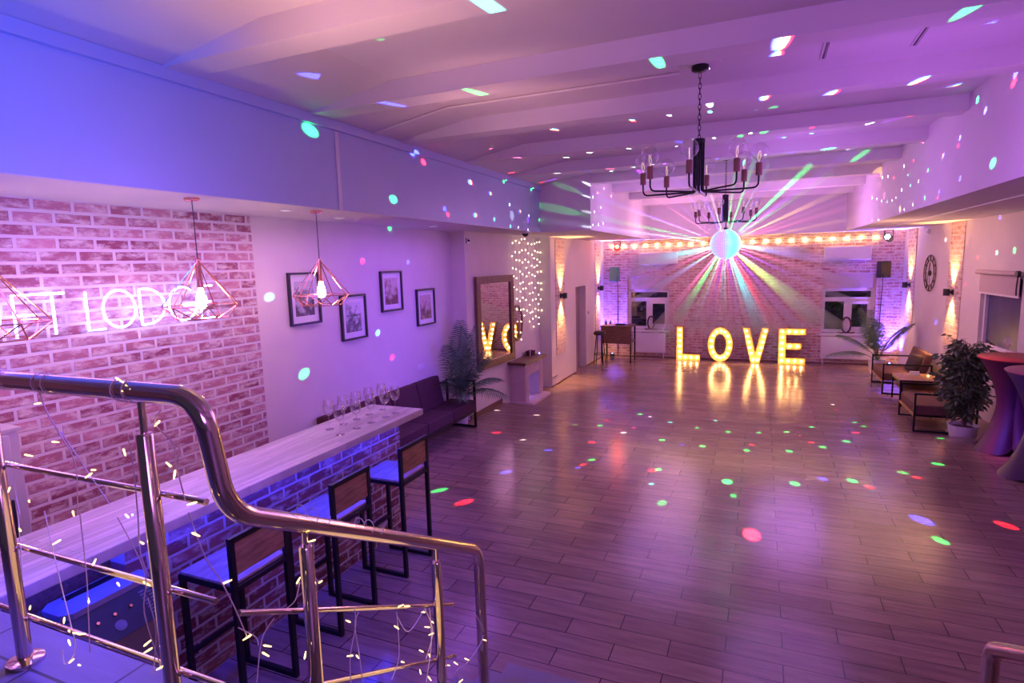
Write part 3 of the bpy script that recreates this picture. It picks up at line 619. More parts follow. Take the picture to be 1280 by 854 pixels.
for i in range(10):
    y = -.64 + i * .16; ln = R.uniform(1.35, 1.95); x = 0
    sw = MB().tube([(0, y, 0), (.004, y + .01, -ln * .5), (0, y, -ln)], .0022, 5).build('light_string', 'wire_white', t)
    z = -R.uniform(.02, .12)
    while z > -ln:
        if dot is None: dot = MB().ball((0, 0, 0), .010, 6, 4).build('bulb', 'curtain_dot', sw); dd = dot
        else: dd = dot.copy(); COL.objects.link(dd); dd.parent = sw
        dd.location = (.006, y + R.uniform(-.03, .03), z); z -= R.uniform(.12, .24)

# ------------------------------------------------------------------ wall sconces
def sconce(loc, rz, label):
    t = thing('wall_sconce', label, 'wall lamp', loc, rz, 'up and down wall sconces')
    MB().box(.0, .02, -.045, .045, -.045, .045).box(.02, .05, -.02, .02, -.02, .02).build('bracket', 'dark_plastic', t)
    MB().lathe([(.046, -.06), (.05, -.06), (.05, .06), (.046, .06)], (.095, 0, 0), 20, cap=False).build('shade', 'dark_plastic', t)
    MB().lathe([(.001, .045), (.044, .045)], (.095, 0, 0), 16, cap=False).lathe([(.001, -.045), (.044, -.045)], (.095, 0, 0), 16, cap=False).build('lens', 'sconce_glow', t)
    M = Matrix.Translation(loc) @ Matrix.Rotation(rz, 4, 'Z')
    for sg in (1, -1):
        p_ = M @ V((.075, 0, .055 * sg)); q_ = M @ V((.045, 0, .8 * sg)); light('sconce_light', 'SPOT', p_, (1, .50, .17), 170, aim=q_, spot=75, blend=.9, rad=.02, spec=.3)
sconce((FWX + .012, 11.85, 1.75), 0, 'up and down sconce on the brick strip left of the mauve door')
sconce((FWX + .012, 14.97, 1.76), 0, 'up and down sconce on the brick strip above the console table')
sconce(tuple(onr(12.45, .012) + V((0, 0, 1.75))), PI + math.atan(.055), 'up and down sconce between the wall clock and the right window')
sconce(tuple(onr(15.0, .012) + V((0, 0, 1.77))), PI + math.atan(.055), 'up and down sconce beside the back right corner')
# small fittings
t = thing('light_switch', 'small light switch on the wall beyond the mauve door', 'switch', (FWX, 14.02, 1.2)); MB().box(0, .012, -.04, .04, -.06, .06, bev=.003).build('face_plate', 'white_gloss', t); MB().box(.012, .018, -.018, .018, -.03, .03).build('rocker', 'dark_plastic', t)
t = thing('vent_grille', 'low vent slot on the wall left of the mauve door', 'vent', (FWX, 11.42, .08)); MB().box(0, .012, -.14, .14, -.02, .02).build('frame', 'beige_metal', t)
for z in (-.008, .008): MB().box(.012, .016, -.12, .12, z - .003, z + .003).build('slat', 'dark_plastic', t)
t = thing('dome_camera', 'small dome camera under the bulkhead by the curtain light', 'camera', (-3.62, 9.1, ZC)); MB().lathe([(.07, 0), (.07, -.02), (.06, -.03)], n=18).build('base', 'white_gloss', t); MB().lathe([(.055, -.028), (.045, -.06), (.02, -.08), (.001, -.083)], n=16, cap=False).build('dome', 'speaker_black', t)
t = thing('motion_sensor', 'small dark sensor high on the mirror wall corner', 'sensor', (MWX, 8.1, 2.82)); MB().box(0, .03, -.03, .03, -.04, .04, bev=.006).build('body', 'grey_metal', t); MB().ball((.035, 0, 0), .022, 10, 6).build('lens', 'speaker_black', t)
t = thing('ceiling_conduit', 'thin cable duct running across the ceiling to the first chandelier', 'conduit', (0, 4.82, 0)); MB().tube([(LSX + .05, 0, 3.722), (-2.65, 0, ZT - .012), (-.62, 0, ZT - .012)], .011, 6).build('duct', 'white_paint', t)

for x, y, lb in ((.365, 4.72, 'thin slot vent in the ceiling right of the near chandelier'), (.92, 4.72, 'thin slot vent in the ceiling nearest the right bulkhead')):
    t = thing('slot_vent', lb, 'vent', (x, y, ZT), group='slot vents in the ceiling'); MB().box(-.022, -.014, -.3, .3, -.008, 0).box(.014, .022, -.3, .3, -.008, 0).build('frame', 'white_paint', t); MB().box(-.005, .005, -.29, .29, -.004, 0).build('slot', 'dark_plastic', t)
# ------------------------------------------------------------------ console table, stool and things at the back left
t = thing('console_table', 'dark wooden counter table on black legs in back left corner', 'table', (-3.37, 14.82, DROP))
MB().box(-.40, .40, -.31, .29, .90, .94, bev=.004).build('table_top', 'dark_wood', t); MB().box(-.38, .38, -.30, -.275, .48, .90).build('front_panel', 'dark_wood', t); MB().box(-.38, .38, -.27, .27, .50, .54).build('shelf', 'dark_wood', t)
for x in (-.37, .37):
    for y in (-.27, .26): MB().box(x - .018, x + .018, y - .018, y + .018, 0, .90).build('leg', 'black_metal', t)
t = thing('tall_stool', 'dark tall stool half hidden behind the console table', 'stool', (-3.72, 14.25, DROP)); MB().lathe([(.14, .74), (.15, .76), (.15, .80), (.12, .83)], n=20).build('seat', 'dark_cushion', t)
for k in range(4): a = PI / 4 + k * PI / 2; MB().tube([(.09 * math.cos(a), .09 * math.sin(a), .75), (.17 * math.cos(a), .17 * math.sin(a), 0)], .011, 6).build('leg', 'black_metal', t)
MB().tube([(.145 * math.cos(2 * PI * k / 16), .145 * math.sin(2 * PI * k / 16), .25) for k in range(17)], .008, 6).build('foot_ring', 'black_metal', t)
def bottle(x, y, label, h=.13):
    t = thing('bottle', label, 'bottle', (x, y, DROP + .94), group='small dark bottles on the console table'); MB().lathe([(.028, 0), (.03, .01), (.03, h * .55), (.012, h * .75), (.012, h * .9)], n=12).build('body', 'speaker_black', t); MB().lathe([(.014, h * .9), (.014, h)], n=10).build('cap', 'dark_plastic', t)
bottle(-3.68, 14.75, 'small dark bottle at the wall end of the console table'); bottle(-3.60, 14.9, 'shorter dark bottle beside the first on the console table', .10)
t = thing('console_mixer', 'small flat black box on the console table', 'device', (-3.30, 14.75, DROP + .94)); MB().box(-.12, .12, -.07, .07, 0, .035, bev=.004).build('case', 'dark_plastic', t); MB().box(-.09, .09, -.045, .03, .035, .042).build('key_pad', 'speaker_black', t)
def speaker(x, label, mat, yaw):
    t = thing('wall_speaker', label, 'speaker', (x, YB - .3, 1.92), yaw, 'speakers on the back wall'); MB().box(-.11, .11, -.10, .10, 0, .37, bev=.015).build('cabinet', mat, t)
    MB().box(-.098, .098, -.108, -.098, .02, .35, bev=.004).build('grille', mat, t); MB().box(-.02, .02, .10, .3, .1, .14).box(-.05, .05, .1, .12, .06, .2).build('bracket', 'dark_plastic', t)
    MB().box(-.03, .03, -.114, -.106, .03, .045).build('badge', 'tag_grey', t)
    c = tag(MB().tube(smooth([(x, YB - .14, 2.0), (x + .03, YB - .06, 1.8), (x + .02, YB - .03, 1.2), (x + .02, YB - .03, .3), (x + .02, YB - .03, DROP + .01)]), .009, 6).build('speaker_cable', 'cable'), 'black cable hanging down below the %s' % label, 'cable')
speaker(-3.58, 'teal tinted wall speaker in the back left corner', 'teal_speaker', -.2); speaker(2.5, 'black wall speaker in the back right corner', 'speaker_black', .25)
def par(loc, yaw, tilt, label, shell, lens):
    t = thing('stage_light', label, 'stage light', loc, yaw)
    MB().box(-.09, -.075, -.015, .015, -.2, 0).box(.075, .09, -.015, .015, -.2, 0).box(-.09, .09, -.02, .02, -.012, 0).build('yoke', 'dark_plastic', t)
    T = Matrix.Translation((0, 0, -.18)) @ Matrix.Rotation(tilt, 4, 'X')
    bo = MB().lathe([(.045, .10), (.07, .08), (.078, -.06), (.082, -.10), (.074, -.10), (.07, -.075)], (0, 0, 0), 20, 'y', cap=False).lathe([(.001, .10), (.045, .10)], (0, 0, 0), 20, 'y', cap=False).xf(T).build('housing', shell, t)
    ls = MB().lathe([(.001, -.078), (.07, -.076)], (0, 0, 0), 20, 'y', cap=False).xf(T).build('lens_plate', shell, bo)
    for k in range(7):
        a = k * PI / 3; r = 0 if k == 6 else .042
        MB().ball((r * math.cos(a), -.085, r * math.sin(a)), .017, 8, 5).xf(T).build('diode', lens, bo)
par((-3.5, YB - .35, ZC), .25, -.35, 'red glowing stage light under the bulkhead at back left', 'red_shell', 'red_lamp')
par((2.55, YB - .35, ZC), -.45, -.35, 'black stage light with white diodes at back right', 'dark_plastic', 'white_led')
light('red_wash', 'SPOT', (-3.48, YB - .5, 2.78), (1, .06, .05), 8, aim=(-3.2, 12, 2.2), spot=100, rad=.05)
light('blue_uplight', 'SPOT', (-3.66, YB - .22, DROP + .12), (.14, .08, 1), 800, aim=(-3.66, YB + .02, 1.7), spot=80, blend=1, rad=.04)
light('blue_uplight', 'SPOT', (2.72, YB - .22, DROP + .12), (.14, .08, 1), 800, aim=(2.74, YB + .02, 1.7), spot=80, blend=1, rad=.04)
def upl(x, label):
    t = thing('floor_uplight', label, 'stage light', (x, YB - .25, DROP), group='uplights on the floor at the back wall'); MB().lathe([(.07, 0), (.07, .02), (.055, .03), (.06, .1), (.05, .1), (.045, .07), (.001, .07)], n=18, cap=False).build('housing', 'dark_plastic', t); MB().ball((0, 0, .08), .03, 10, 5).build('lens', 'blue_dot', t)
upl(-3.66, 'small blue uplight on the floor at the back left corner'); upl(2.72, 'small blue uplight on the floor at the back right corner')
# ornaments on the sills
def ornament(x, label, h, w_):
    t = thing('sill_ornament', label, 'ornament', (x, YB + .03, WS + .05), group='looped ornaments on the window sills')
    MB().tube([(w_ * math.cos(a) , 0, h * .5 + .02 + h * .5 * math.sin(a)) for a in [PI * 2 * k / 24 - PI / 2 for k in range(25)]], .020, 8).build('loop', 'clock_iron', t)
    MB().tube(smooth([(-w_ * 1.9, 0, .03), (-w_ * 1.3, 0, .015), (0, 0, .02), (w_ * 1.3, 0, .015), (w_ * 1.9, 0, .03)]), .016, 6).build('base', 'clock_iron', t)
ornament(-2.68, 'dark looped ornament on the left window sill', .34, .085); ornament(1.86, 'dark looped ornament on the right window sill', .36, .095)

# ------------------------------------------------------------------ lit LOVE letters
LY = YB - .30
def letter(name, label, outer, bulbs, hole=None):
    """sheet metal letter standing on the floor: back plate, side walls, rows of bulbs"""
    cx = sum(p[0] for p in outer) / len(outer)
    t = thing(name, label, 'marquee letter', (cx, LY, DROP), group='lit letters along the back wall')
    o = [(x - cx, z) for x, z in outer]
    if hole:
        hh = [(x - cx, z) for x, z in hole]; n = len(o); mb = MB()
        vs = [V((x, y, z)) for y in (.0, .10) for ring in (o, hh) for x, z in ring]
        fs = []
        for i in range(n):
            j = (i + 1) % n
            fs += [(i, j, n + j, n + i), (2 * n + i, 3 * n + i, 3 * n + j, 2 * n + j), (i, 2 * n + i, 2 * n + j, j), (n + i, n + j, 3 * n + j, 3 * n + i)]
        mb.add(vs, fs)
    else: hh = None; mb = MB().prism(o, 0, .10, 'xz')
    mb.build('back_box', 'letter_face', t)
    rim = MB()
    for ring in [o] + ([hh] if hh else []):
        for i in range(len(ring)):
            (xa, za), (xb, zb) = ring[i], ring[(i + 1) % len(ring)]
            rim.bar((xa, .02, za), (xb, .02, zb), .014, .16, up=(0, 1, 0)) if False else rim.add([V((xa, -.06, za)), V((xb, -.06, zb)), V((xb, .10, zb)), V((xa, .10, za))], [(0, 1, 2, 3)])
    ro = rim.build('side_wall', 'letter_side', t); sm = ro.modifiers.new('thick', 'SOLIDIFY'); sm.thickness = .012; sm.offset = 0
    first = None
    for x, z in bulbs:
        if first is None: first = MB().ball((0, 0, 0), .026, 12, 8).build('bulb', 'warm_bulb', t); b_ = first
        else: b_ = first.copy(); COL.objects.link(b_); b_.parent = t
        b_.location = (x - cx, -.03, z)
    return t
pm('letter_face', (.80, .44, .12), .5, var=.04); pm('letter_side', (.40, .22, .10), .5, var=.05)
H = .87; W = .165
x = -1.97; letter('letter_L', 'lit letter L, first of the four at the back wall', [(x, 0), (x + .59, 0), (x + .59, .165), (x + W, .165), (x + W, H), (x, H)],
    [(x + .082, .082 + i * .14) for i in range(6)] + [(x + .215 + i * .145, .082) for i in range(3)])
cx = -.91; n = 40
letter('letter_O', 'lit letter O, second of the four at the back wall', [(cx + .30 * math.cos(2 * PI * i / n), H / 2 + H / 2 * math.sin(2 * PI * i / n)) for i in range(n)],
    [(cx + .215 * math.cos(2 * PI * i / 14 + .2), H / 2 + .345 * math.sin(2 * PI * i / 14 + .2)) for i in range(14)],
    [(cx + .135 * math.cos(2 * PI * i / n), H / 2 + .26 * math.sin(2 * PI * i / n)) for i in range(n)])
x = -.40; letter('letter_V', 'lit letter V, third of the four at the back wall', [(x + .2, 0), (x + .40, 0), (x + .60, H), (x + .435, H), (x + .30, .27), (x + .165, H), (x, H)],
    [(x + .085 + i * .030, H - .08 - i * .138) for i in range(5)] + [(x + .515 - i * .030, H - .08 - i * .138) for i in range(5)] + [(x + .25, .08), (x + .35, .08)])
x = .41; letter('letter_E', 'lit letter E, last of the four at the back wall', [(x, 0), (x + .59, 0), (x + .59, .16), (x + W, .16), (x + W, .36), (x + .50, .36), (x + .50, .52), (x + W, .52), (x + W, H - .16), (x + .59, H - .16), (x + .59, H), (x, H)],
    [(x + .08, .08 + i * .142) for i in range(6)] + [(x + .225 + i * .14, .08) for i in range(3)] + [(x + .225 + i * .14, H - .08) for i in range(3)] + [(x + .25, .44), (x + .41, .44)])
t = thing('festoon_light', 'string of warm bulbs along the top of the back brick wall', 'string light', (0, YB - .032, 2.88))
MB().tube(smooth([(-3.75 + i * .285, 0, -.012 if i % 2 else 0) for i in range(23)], 3), .006, 6).build('wire', 'cable', t); first = None
for i in range(22):
    if first is None: first = MB().ball((0, 0, -.045), .028, 10, 7, 1.15).build('bulb', 'garland_bulb', t); b_ = first; first.location.x = -3.69; k_ = MB().lathe([(.013, -.02), (.013, .006)], n=10).build('lamp_holder', 'dark_plastic', first)
    else:
        b_ = first.copy(); COL.objects.link(b_); b_.parent = t; kk = k_.copy(); COL.objects.link(kk); kk.parent = b_
    b_.location.x = -3.69 + i * .288

# ------------------------------------------------------------------ chandeliers and mirror ball
def make_chandelier(label, loc, rz):
    t = thing('chandelier', label, 'chandelier', loc, rz, 'black eight-armed chandeliers')
    MB().lathe([(.062, 0), (.062, -.03), (.055, -.036), (.012, -.045)], n=20).build('canopy', 'black_metal', t)
    ch = MB(); z = -.045; k = 0
    while z > -.50:
        pts = [V((.010 * math.cos(a), 0, z - .022 + .024 * math.sin(a))) for a in [2 * PI * i / 12 for i in range(13)]]
        if k % 2: pts = [V((0, p.x, p.z)) for p in pts]
        ch.tube(pts, .0028, 5, cap=False); z -= .037; k += 1
    ch.build('chain', 'black_metal', t)
    c = MB().lathe([(.044, -.52), (.044, -.545)], n=16)
    for k in range(8): a = 2 * PI * k / 8; c.tube([(.034 * math.cos(a), .034 * math.sin(a), -.53), (.034 * math.cos(a), .034 * math.sin(a), -.86)], .0085, 6)
    c.build('stem', 'black_metal', t)
    for k in range(8):
        a = 2 * PI * k / 8; dx, dy = math.cos(a), math.sin(a); q = lambda r, z: (r * dx, r * dy, z)
        arm = MB().tube(fillet([q(.034, -.85), q(.034, -.905), q(.42, -.905), q(.42, -.815)], .05), .0065, 7).build('arm', 'black_metal', t)
        so = MB().lathe([(.021, -.82), (.022, -.815), (.022, -.735), (.018, -.73)], q(.42, 0), 14).build('lamp_socket', 'socket', arm)
        g = MB().lathe([(.015, -.735), (.018, -.72)] + [(.064 * math.sin(b_), -.652 - .064 * math.cos(b_)) for b_ in [.35 + (PI - .36) * i / 10 for i in range(11)]], q(.42, 0), 18, cap=False).build('globe_bulb', 'globe_glass', arm)
        MB().tube(smooth([q(.42, -.73), q(.41, -.69), q(.425, -.65), q(.43, -.69), q(.42, -.72)]), .0012, 4).build('filament_wire', 'filament', arm)
    return t
ch1 = make_chandelier('near black chandelier with clear globe bulbs hanging from the ceiling', (-.46, 4.72, ZT - .012), math.radians(-3))
dup(ch1, (-.51, 9.1, ZT), math.radians(-8), 'far black chandelier directly above the mirror ball')
t = thing('ceiling_medallion', 'flat round ceiling rose above the near chandelier', 'ceiling rose', (-.46, 4.72, ZT)); MB().lathe([(.15, 0), (.15, -.006), (.13, -.012), (.001, -.012)], n=36, cap=False).build('disc', 'ceiling', t)
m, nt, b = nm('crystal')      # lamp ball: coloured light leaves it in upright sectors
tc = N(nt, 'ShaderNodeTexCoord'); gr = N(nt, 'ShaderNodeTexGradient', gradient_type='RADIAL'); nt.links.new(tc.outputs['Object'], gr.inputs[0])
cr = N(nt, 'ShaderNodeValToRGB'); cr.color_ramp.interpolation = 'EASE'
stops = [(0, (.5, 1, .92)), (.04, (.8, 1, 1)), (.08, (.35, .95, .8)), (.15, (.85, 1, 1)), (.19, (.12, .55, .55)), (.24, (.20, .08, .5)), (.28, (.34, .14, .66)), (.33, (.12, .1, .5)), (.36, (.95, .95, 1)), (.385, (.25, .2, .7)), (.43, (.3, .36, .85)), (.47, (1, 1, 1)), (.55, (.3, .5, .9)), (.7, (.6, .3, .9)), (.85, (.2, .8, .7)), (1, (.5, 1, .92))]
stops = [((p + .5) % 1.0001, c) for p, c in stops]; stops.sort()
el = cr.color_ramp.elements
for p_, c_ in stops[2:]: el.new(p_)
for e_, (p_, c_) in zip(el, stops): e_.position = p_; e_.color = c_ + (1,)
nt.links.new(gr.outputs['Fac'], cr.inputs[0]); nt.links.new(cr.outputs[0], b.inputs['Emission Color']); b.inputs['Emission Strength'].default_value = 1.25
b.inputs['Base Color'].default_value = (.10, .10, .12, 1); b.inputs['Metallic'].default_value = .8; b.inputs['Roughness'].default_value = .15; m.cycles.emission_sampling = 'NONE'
BALL = V((-.50, 9.1, 2.65)); BR = .212
t = thing('disco_ball', 'glowing faceted disco ball hanging below the far chandelier', 'disco ball', BALL)
bb = MB(); nr, nc = 22, 44
for i in range(1, nr):
    a0, a1 = PI * i / nr - PI / 2 - PI / nr * .5, PI * (i + 1) / nr - PI / 2 - PI / nr * .5
    for k in range(nc):
        b0, b1 = 2 * PI * (k + .04) / nc, 2 * PI * (k + .96) / nc; e = (a1 - a0) * .04
        j = R.gauss(0, .0015)
        vs = [V((math.cos(a) * math.cos(b_), math.cos(a) * math.sin(b_), math.sin(a))) * (BR + (j if q else -j)) for a, b_, q in ((a0 + e, b0, 0), (a0 + e, b1, 1), (a1 - e, b1, 0), (a1 - e, b0, 1))]
        bb.add(vs, [(0, 1, 2, 3)])
bb.build('crystal_facets', 'crystal', t); MB().ball((0, 0, 0), BR - .006, 32, 20).build('core', 'grey_metal', t)
MB().lathe([(.03, BR - .01), (.03, BR + .02), (.008, BR + .03), (.006, BR + .10)], n=12).build('hanger', 'black_metal', t)

# ------------------------------------------------------------------ right side: clock, benches, table, plants
ra = PI + math.atan(.055)
t = thing('wall_clock', 'large open iron wall clock with thin rings on the right wall', 'clock', tuple(onr(13.73, .005) + V((0, 0, 2.05))), ra)
cl = MB()
for r in (.35, .25): cl.tube([(.015, r * math.cos(2 * PI * k / 40), r * math.sin(2 * PI * k / 40)) for k in range(41)], .009, 6)
cl.build('ring', 'clock_iron', t); nu = MB()
for k in range(12):
    a = 2 * PI * k / 12
    for off in ((-.06, 0, .06) if k % 3 == 0 else (-.04, .04)): nu.tube([(.015, .26 * math.cos(a + off), .26 * math.sin(a + off)), (.015, .34 * math.cos(a + off * .8), .34 * math.sin(a + off * .8))], .006, 5)
nu.build('numerals', 'clock_iron', t)
MB().lathe([(.05, 0), (.05, .03), (.03, .035)], n=18, axis='x').build('hub', 'clock_iron', t); MB().tube([(.035, 0, 0), (.035, .05, .2)], .006, 5).build('hand', 'clock_iron', t); MB().tube([(.04, 0, 0), (.04, -.02, -.29)], .005, 5).build('hand', 'clock_iron', t)
MB().tube([(.015, .05, 0), (.015, .25, 0)], .004, 5).tube([(.015, -.05, 0), (.015, -.25, 0)], .004, 5).tube([(.015, 0, .05), (.015, 0, .25)], .004, 5).tube([(.015, 0, -.05), (.015, 0, -.25)], .004, 5).build('strut', 'clock_iron', t)
t = thing('motion_sensor', 'tiny pale sensor high on the right wall above the clock', 'sensor', tuple(onr(13.95, 0) + V((0, 0, 2.86))), ra); MB().box(0, .05, -.03, .03, -.05, .05, bev=.01).build('body', 'white_gloss', t); MB().ball((.05, 0, -.015), .02, 8, 5).build('lens', 'art_paper', t)
def bench(loc, ln, label):
    t = thing('lounge_bench', label, 'bench', loc, group='low lounge benches along the right wall'); h = ln / 2
    for y in (-h + .0125, h - .0125):
        MB().box(-.38, -.355, y - .0125, y + .0125, .025, .565).box(.355, .38, y - .0125, y + .0125, .025, .565).box(-.38, .38, y - .0125, y + .0125, .545, .57).box(-.38, .38, y - .0125, y + .0125, 0, .025).build('arm_frame', 'black_metal', t)
    for q in ((-.38, -.355, .22, .25), (.355, .38, .22, .25), (.355, .38, .545, .57)): MB().box(q[0], q[1], -h + .025, h - .025, q[2], q[3]).build('seat_rail', 'stool_wood', t)
    MB().box(-.36, .35, -h + .03, h - .03, .245, .39, bev=.02).build('seat_cushion', 'brown_cushion', t)
    MB().box(-.06, .06, -h + .05, h - .05, 0, .40, bev=.03).xf(Matrix.Translation((.24, 0, .37)) @ Matrix.Rotation(.28, 4, 'Y')).build('back_cushion', 'brown_cushion', t)
    return t
bench((2.47, 12.93, DROP), 1.16, 'far low brown bench on black frame below the wall clock')
b2 = bench((2.45, 10.30, DROP), 1.0, 'near low brown bench behind the leafy potted tree')
t = thing('throw_pillow', 'dark square pillow leaning on the far brown bench', 'pillow', (2.58, 12.62, DROP + .41), .3); MB().box(-.05, .05, -.17, .17, 0, .32, bev=.045).xf(Matrix.Rotation(.3, 4, 'Y')).build('pillow', 'dark_cushion', t)
t = thing('coffee_table', 'low wooden coffee table between the two brown benches', 'table', (2.53, 11.75, DROP))
MB().box(-.33, .33, -.38, .38, .42, .45, bev=.004).build('table_top', 'stool_wood', t); MB().box(-.31, .31, -.36, .36, .27, .29).build('shelf', 'stool_wood', t)
for x in (-.315, .315):
    for y in (-.365, .365): MB().box(x - .0125, x + .0125, y - .0125, y + .0125, 0, .42).build('leg', 'black_metal', t)
MB().box(-.32, .32, -.38, -.355, .39, .42).box(-.32, .32, .355, .38, .39, .42).box(-.33, -.305, -.36, .36, .39, .42).box(.305, .33, -.36, .36, .39, .42).build('apron', 'black_metal', t)
t = thing('napkin_holder', 'small white napkin block on the coffee table', 'napkin holder', (2.50, 11.95, DROP + .45)); MB().box(-.07, .07, -.02, .02, 0, .07, bev=.003).build('napkins', 'white_gloss', t); MB().box(-.075, .075, -.028, .028, 0, .03).build('holder', 'white_paint', t)
t = thing('candle_jar', 'tiny warm candle jar on the coffee table', 'candle', (2.68, 11.85, DROP + .45)); MB().lathe([(.025, 0), (.028, .05), (.025, .05), (.022, .004)], n=14).build('jar', 'wine_glass', t); MB().lathe([(.02, .004), (.02, .03)], n=12).build('wax', 'fairy', t)
palm('potted palm in the back right corner behind the far bench', (2.33, 14.45, DROP), [(-170, .55, 1.2, .45), (-150, .25, 1.5, .2), (-100, .3, 1.3, .3), (-25, .38, 1.3, .3), (-35, .3, 1.2, .35), (-60, .45, 1.3, .3), (-185, .8, .9, .85), (100, .3, 1.3, .3), (110, .35, 1.2, .35), (-125, .2, 1.35, .15)], .16, .32)
t = thing('potted_ficus', 'leafy potted ficus tree at the step edge before the near bench', 'plant', (2.57, 9.46, DROP))
po = MB().lathe([(.13, 0), (.175, .24), (.165, .24), (.15, .2)], n=28, cap=False).lathe([(.001, .003), (.13, 0)], n=20, cap=False).build('pot', 'pot_white', t); MB().lathe([(.001, .2), (.155, .2)], n=20, cap=False).build('soil', 'soil', po)
tk = MB().tube(smooth([(0, 0, .2), (.015, .01, .6), (-.01, 0, 1.0), (.01, 0, 1.35)]), [.022] * 8 + [.016] * 8 + [.008] * 3, 8).tube(smooth([(.03, .01, .2), (.02, -.015, .6), (.03, .01, 1.1)]), .012, 6)
fo = MB()
for _ in range(150):
    z0 = R.uniform(.35, 1.38); a = R.uniform(0, 2 * PI); rr = (.32 * math.sin(PI * min(1, max(.12, (z0 - .1) / 1.55))) ** .8) * R.uniform(.5, 1.05)
    b0 = V((0, 0, z0)); b1 = V((rr * math.cos(a), rr * math.sin(a), z0 + R.uniform(.0, .16)))
    tk.tube([b0, b0.lerp(b1, .5) + V((0, 0, .04)), b1], .004, 4)
    for _ in range(13):
        c = b0.lerp(b1, R.uniform(.3, 1.08)) + V((R.gauss(0, .035), R.gauss(0, .035), R.gauss(0, .03)))
        d = V((math.cos(a) + R.gauss(0, .7), math.sin(a) + R.gauss(0, .7), R.uniform(-1.4, .1))).normalized(); ln = R.uniform(.08, .125); q = d.cross(V((R.gauss(0, 1), R.gauss(0, 1), 1))).normalized() * ln * .19; nn = d.cross(q).normalized() * ln * .06
        fo.add([c, c + d * ln * .4 + q, c + d * ln, c + d * ln * .4 - q, c + d * ln * .5 + nn], [(0, 1, 4), (1, 2, 4), (2, 3, 4), (3, 0, 4)])
tk.build('trunk', 'bark', t); fo.build('foliage', 'ficus_leaf', t)
def cocktail(loc, rz, label):
    t = thing('cocktail_table', label, 'table', loc, rz, 'cocktail tables in stretch covers'); n = 64; lv = 26; mb = MB(); vs = []
    for i in range(lv + 1):
        u = i / lv
        for k in range(n):
            th = 2 * PI * k / n; lobe = abs(math.cos(2 * th)) ** .6
            zb = .10 * (1 - lobe) ** 1.5; z = zb + (1.155 - zb) * u
            rb_ = .27 + .14 * lobe; rw_ = .165 + .02 * lobe
            r = rw_ + (rb_ - rw_) * max(0, 1 - u / .52) ** 1.9 + (.395 - rw_) * max(0, (u - .42) / .58) ** 2.1
            vs.append((r * math.cos(th), r * math.sin(th), z))
    mb.add(vs, [(i * n + k, i * n + (k + 1) % n, (i + 1) * n + (k + 1) % n, (i + 1) * n + k) for i in range(lv) for k in range(n)], True)
    mb.build('stretch_cover', 'spandex_red', t)
    MB().lathe([(.001, 1.17), (.385, 1.17), (.398, 1.162), (.396, 1.15), (.001, 1.15)], n=64, cap=False).build('table_top', 'table_top_cloth', t)
    f = MB().lathe([(.03, .03), (.03, 1.15)], n=12)
    for k in range(4): a = k * PI / 2; f.tube([(0, 0, .06), (.38 * math.cos(a), .38 * math.sin(a), .012)], .012, 6)
    f.build('pedestal', 'black_metal', t)
    return t
cocktail((2.885, 8.78, 0), .5, 'far cocktail table in red stretch cover beside the ficus')
cocktail((2.86, 7.80, 0), .2, 'near cocktail table in red stretch cover at the right edge')
make_glass('single wine glass on the far red cocktail table', (2.76, 8.78, 1.17), 'wine glasses on the red tables'); make_glass('wine glass on the far red cocktail table by the right edge', (3.02, 8.86, 1.17), 'wine glasses on the red tables')
light('table_fill', 'SPOT', (1.0, 6.0, 2.6), (.06, .06, 1), 420, aim=(2.95, 8.2, .55), spot=22, blend=.8, rad=.1); light('table_fill', 'SPOT', (.6, 8.6, 2.6), (1, .06, .30), 260, aim=(2.75, 8.5, .6), spot=26, blend=.8, rad=.1)  # unseen spots added to throw blue and magenta on the covers

# ------------------------------------------------------------------ stair railings
RX, RY = -1.19, .936
t = thing('stair_railing', 'polished steel railing along the landing edge and down the stairs', 'railing', (RX, RY, 0))
def L3(x, y, z): return (x - RX, y - RY, z)
MB().tube(fillet([L3(-4.3, RY, 2.16), L3(RX - .01, RY, 2.16), L3(RX, RY + .035, 1.865), L3(RX, 2.30, 1.122), L3(RX, 2.315, .30)], .085, 9), .0256, 20).build('handrail', 'steel', t)
for x in (-4.0, -2.75, -2.095, -1.41):
    p_ = MB().lathe([(.0205, 1.25), (.0205, 2.05), (.017, 2.056)], L3(x, RY, 0), 20).build('post', 'steel', t); MB().lathe([(.009, 2.05), (.009, 2.14)], L3(x, RY, 0), 12).build('post_pin', 'steel', p_); MB().lathe([(.05, 1.25), (.05, 1.262), (.03, 1.268)], L3(x, RY, 0), 20).build('base_flange', 'steel', p_)
for y, zt, zb in ((1.22, 1.655, .89), (1.925, 1.25, .36)):
    p_ = MB().lathe([(.0205, zb), (.0205, zt), (.017, zt + .006)], L3(RX, y, 0), 20).build('post', 'steel', t); MB().lathe([(.009, zt), (.009, zt + .09)], L3(RX, y, 0), 12).build('post_pin', 'steel', p_); MB().lathe([(.05, zb), (.05, zb + .012), (.03, zb + .018)], L3(RX, y, 0), 20).build('base_flange', 'steel', p_)
for z in (1.885, 1.62, 1.385): MB().tube([L3(-4.2, RY + .03, z), L3(-1.252, RY + .03, z)], .0085, 12).build('cross_rail', 'steel', t)
for z in (1.575, 1.327, 1.09): MB().tube([L3(RX - .03, 1.0, z), L3(RX - .03, 2.095, z - 1.095 * .562)], .0085, 12).build('cross_rail', 'steel', t)
t = thing('stair_railing', 'end of the second steel railing at the lower right corner', 'railing', (.77, 2.35, 0))
MB().tube(fillet([(0, -1.4, 1.083 + 1.4 * .583), (0, 0, 1.083), (.0, .012, .20)], .05, 8), .0256, 20).build('handrail', 'steel', t)
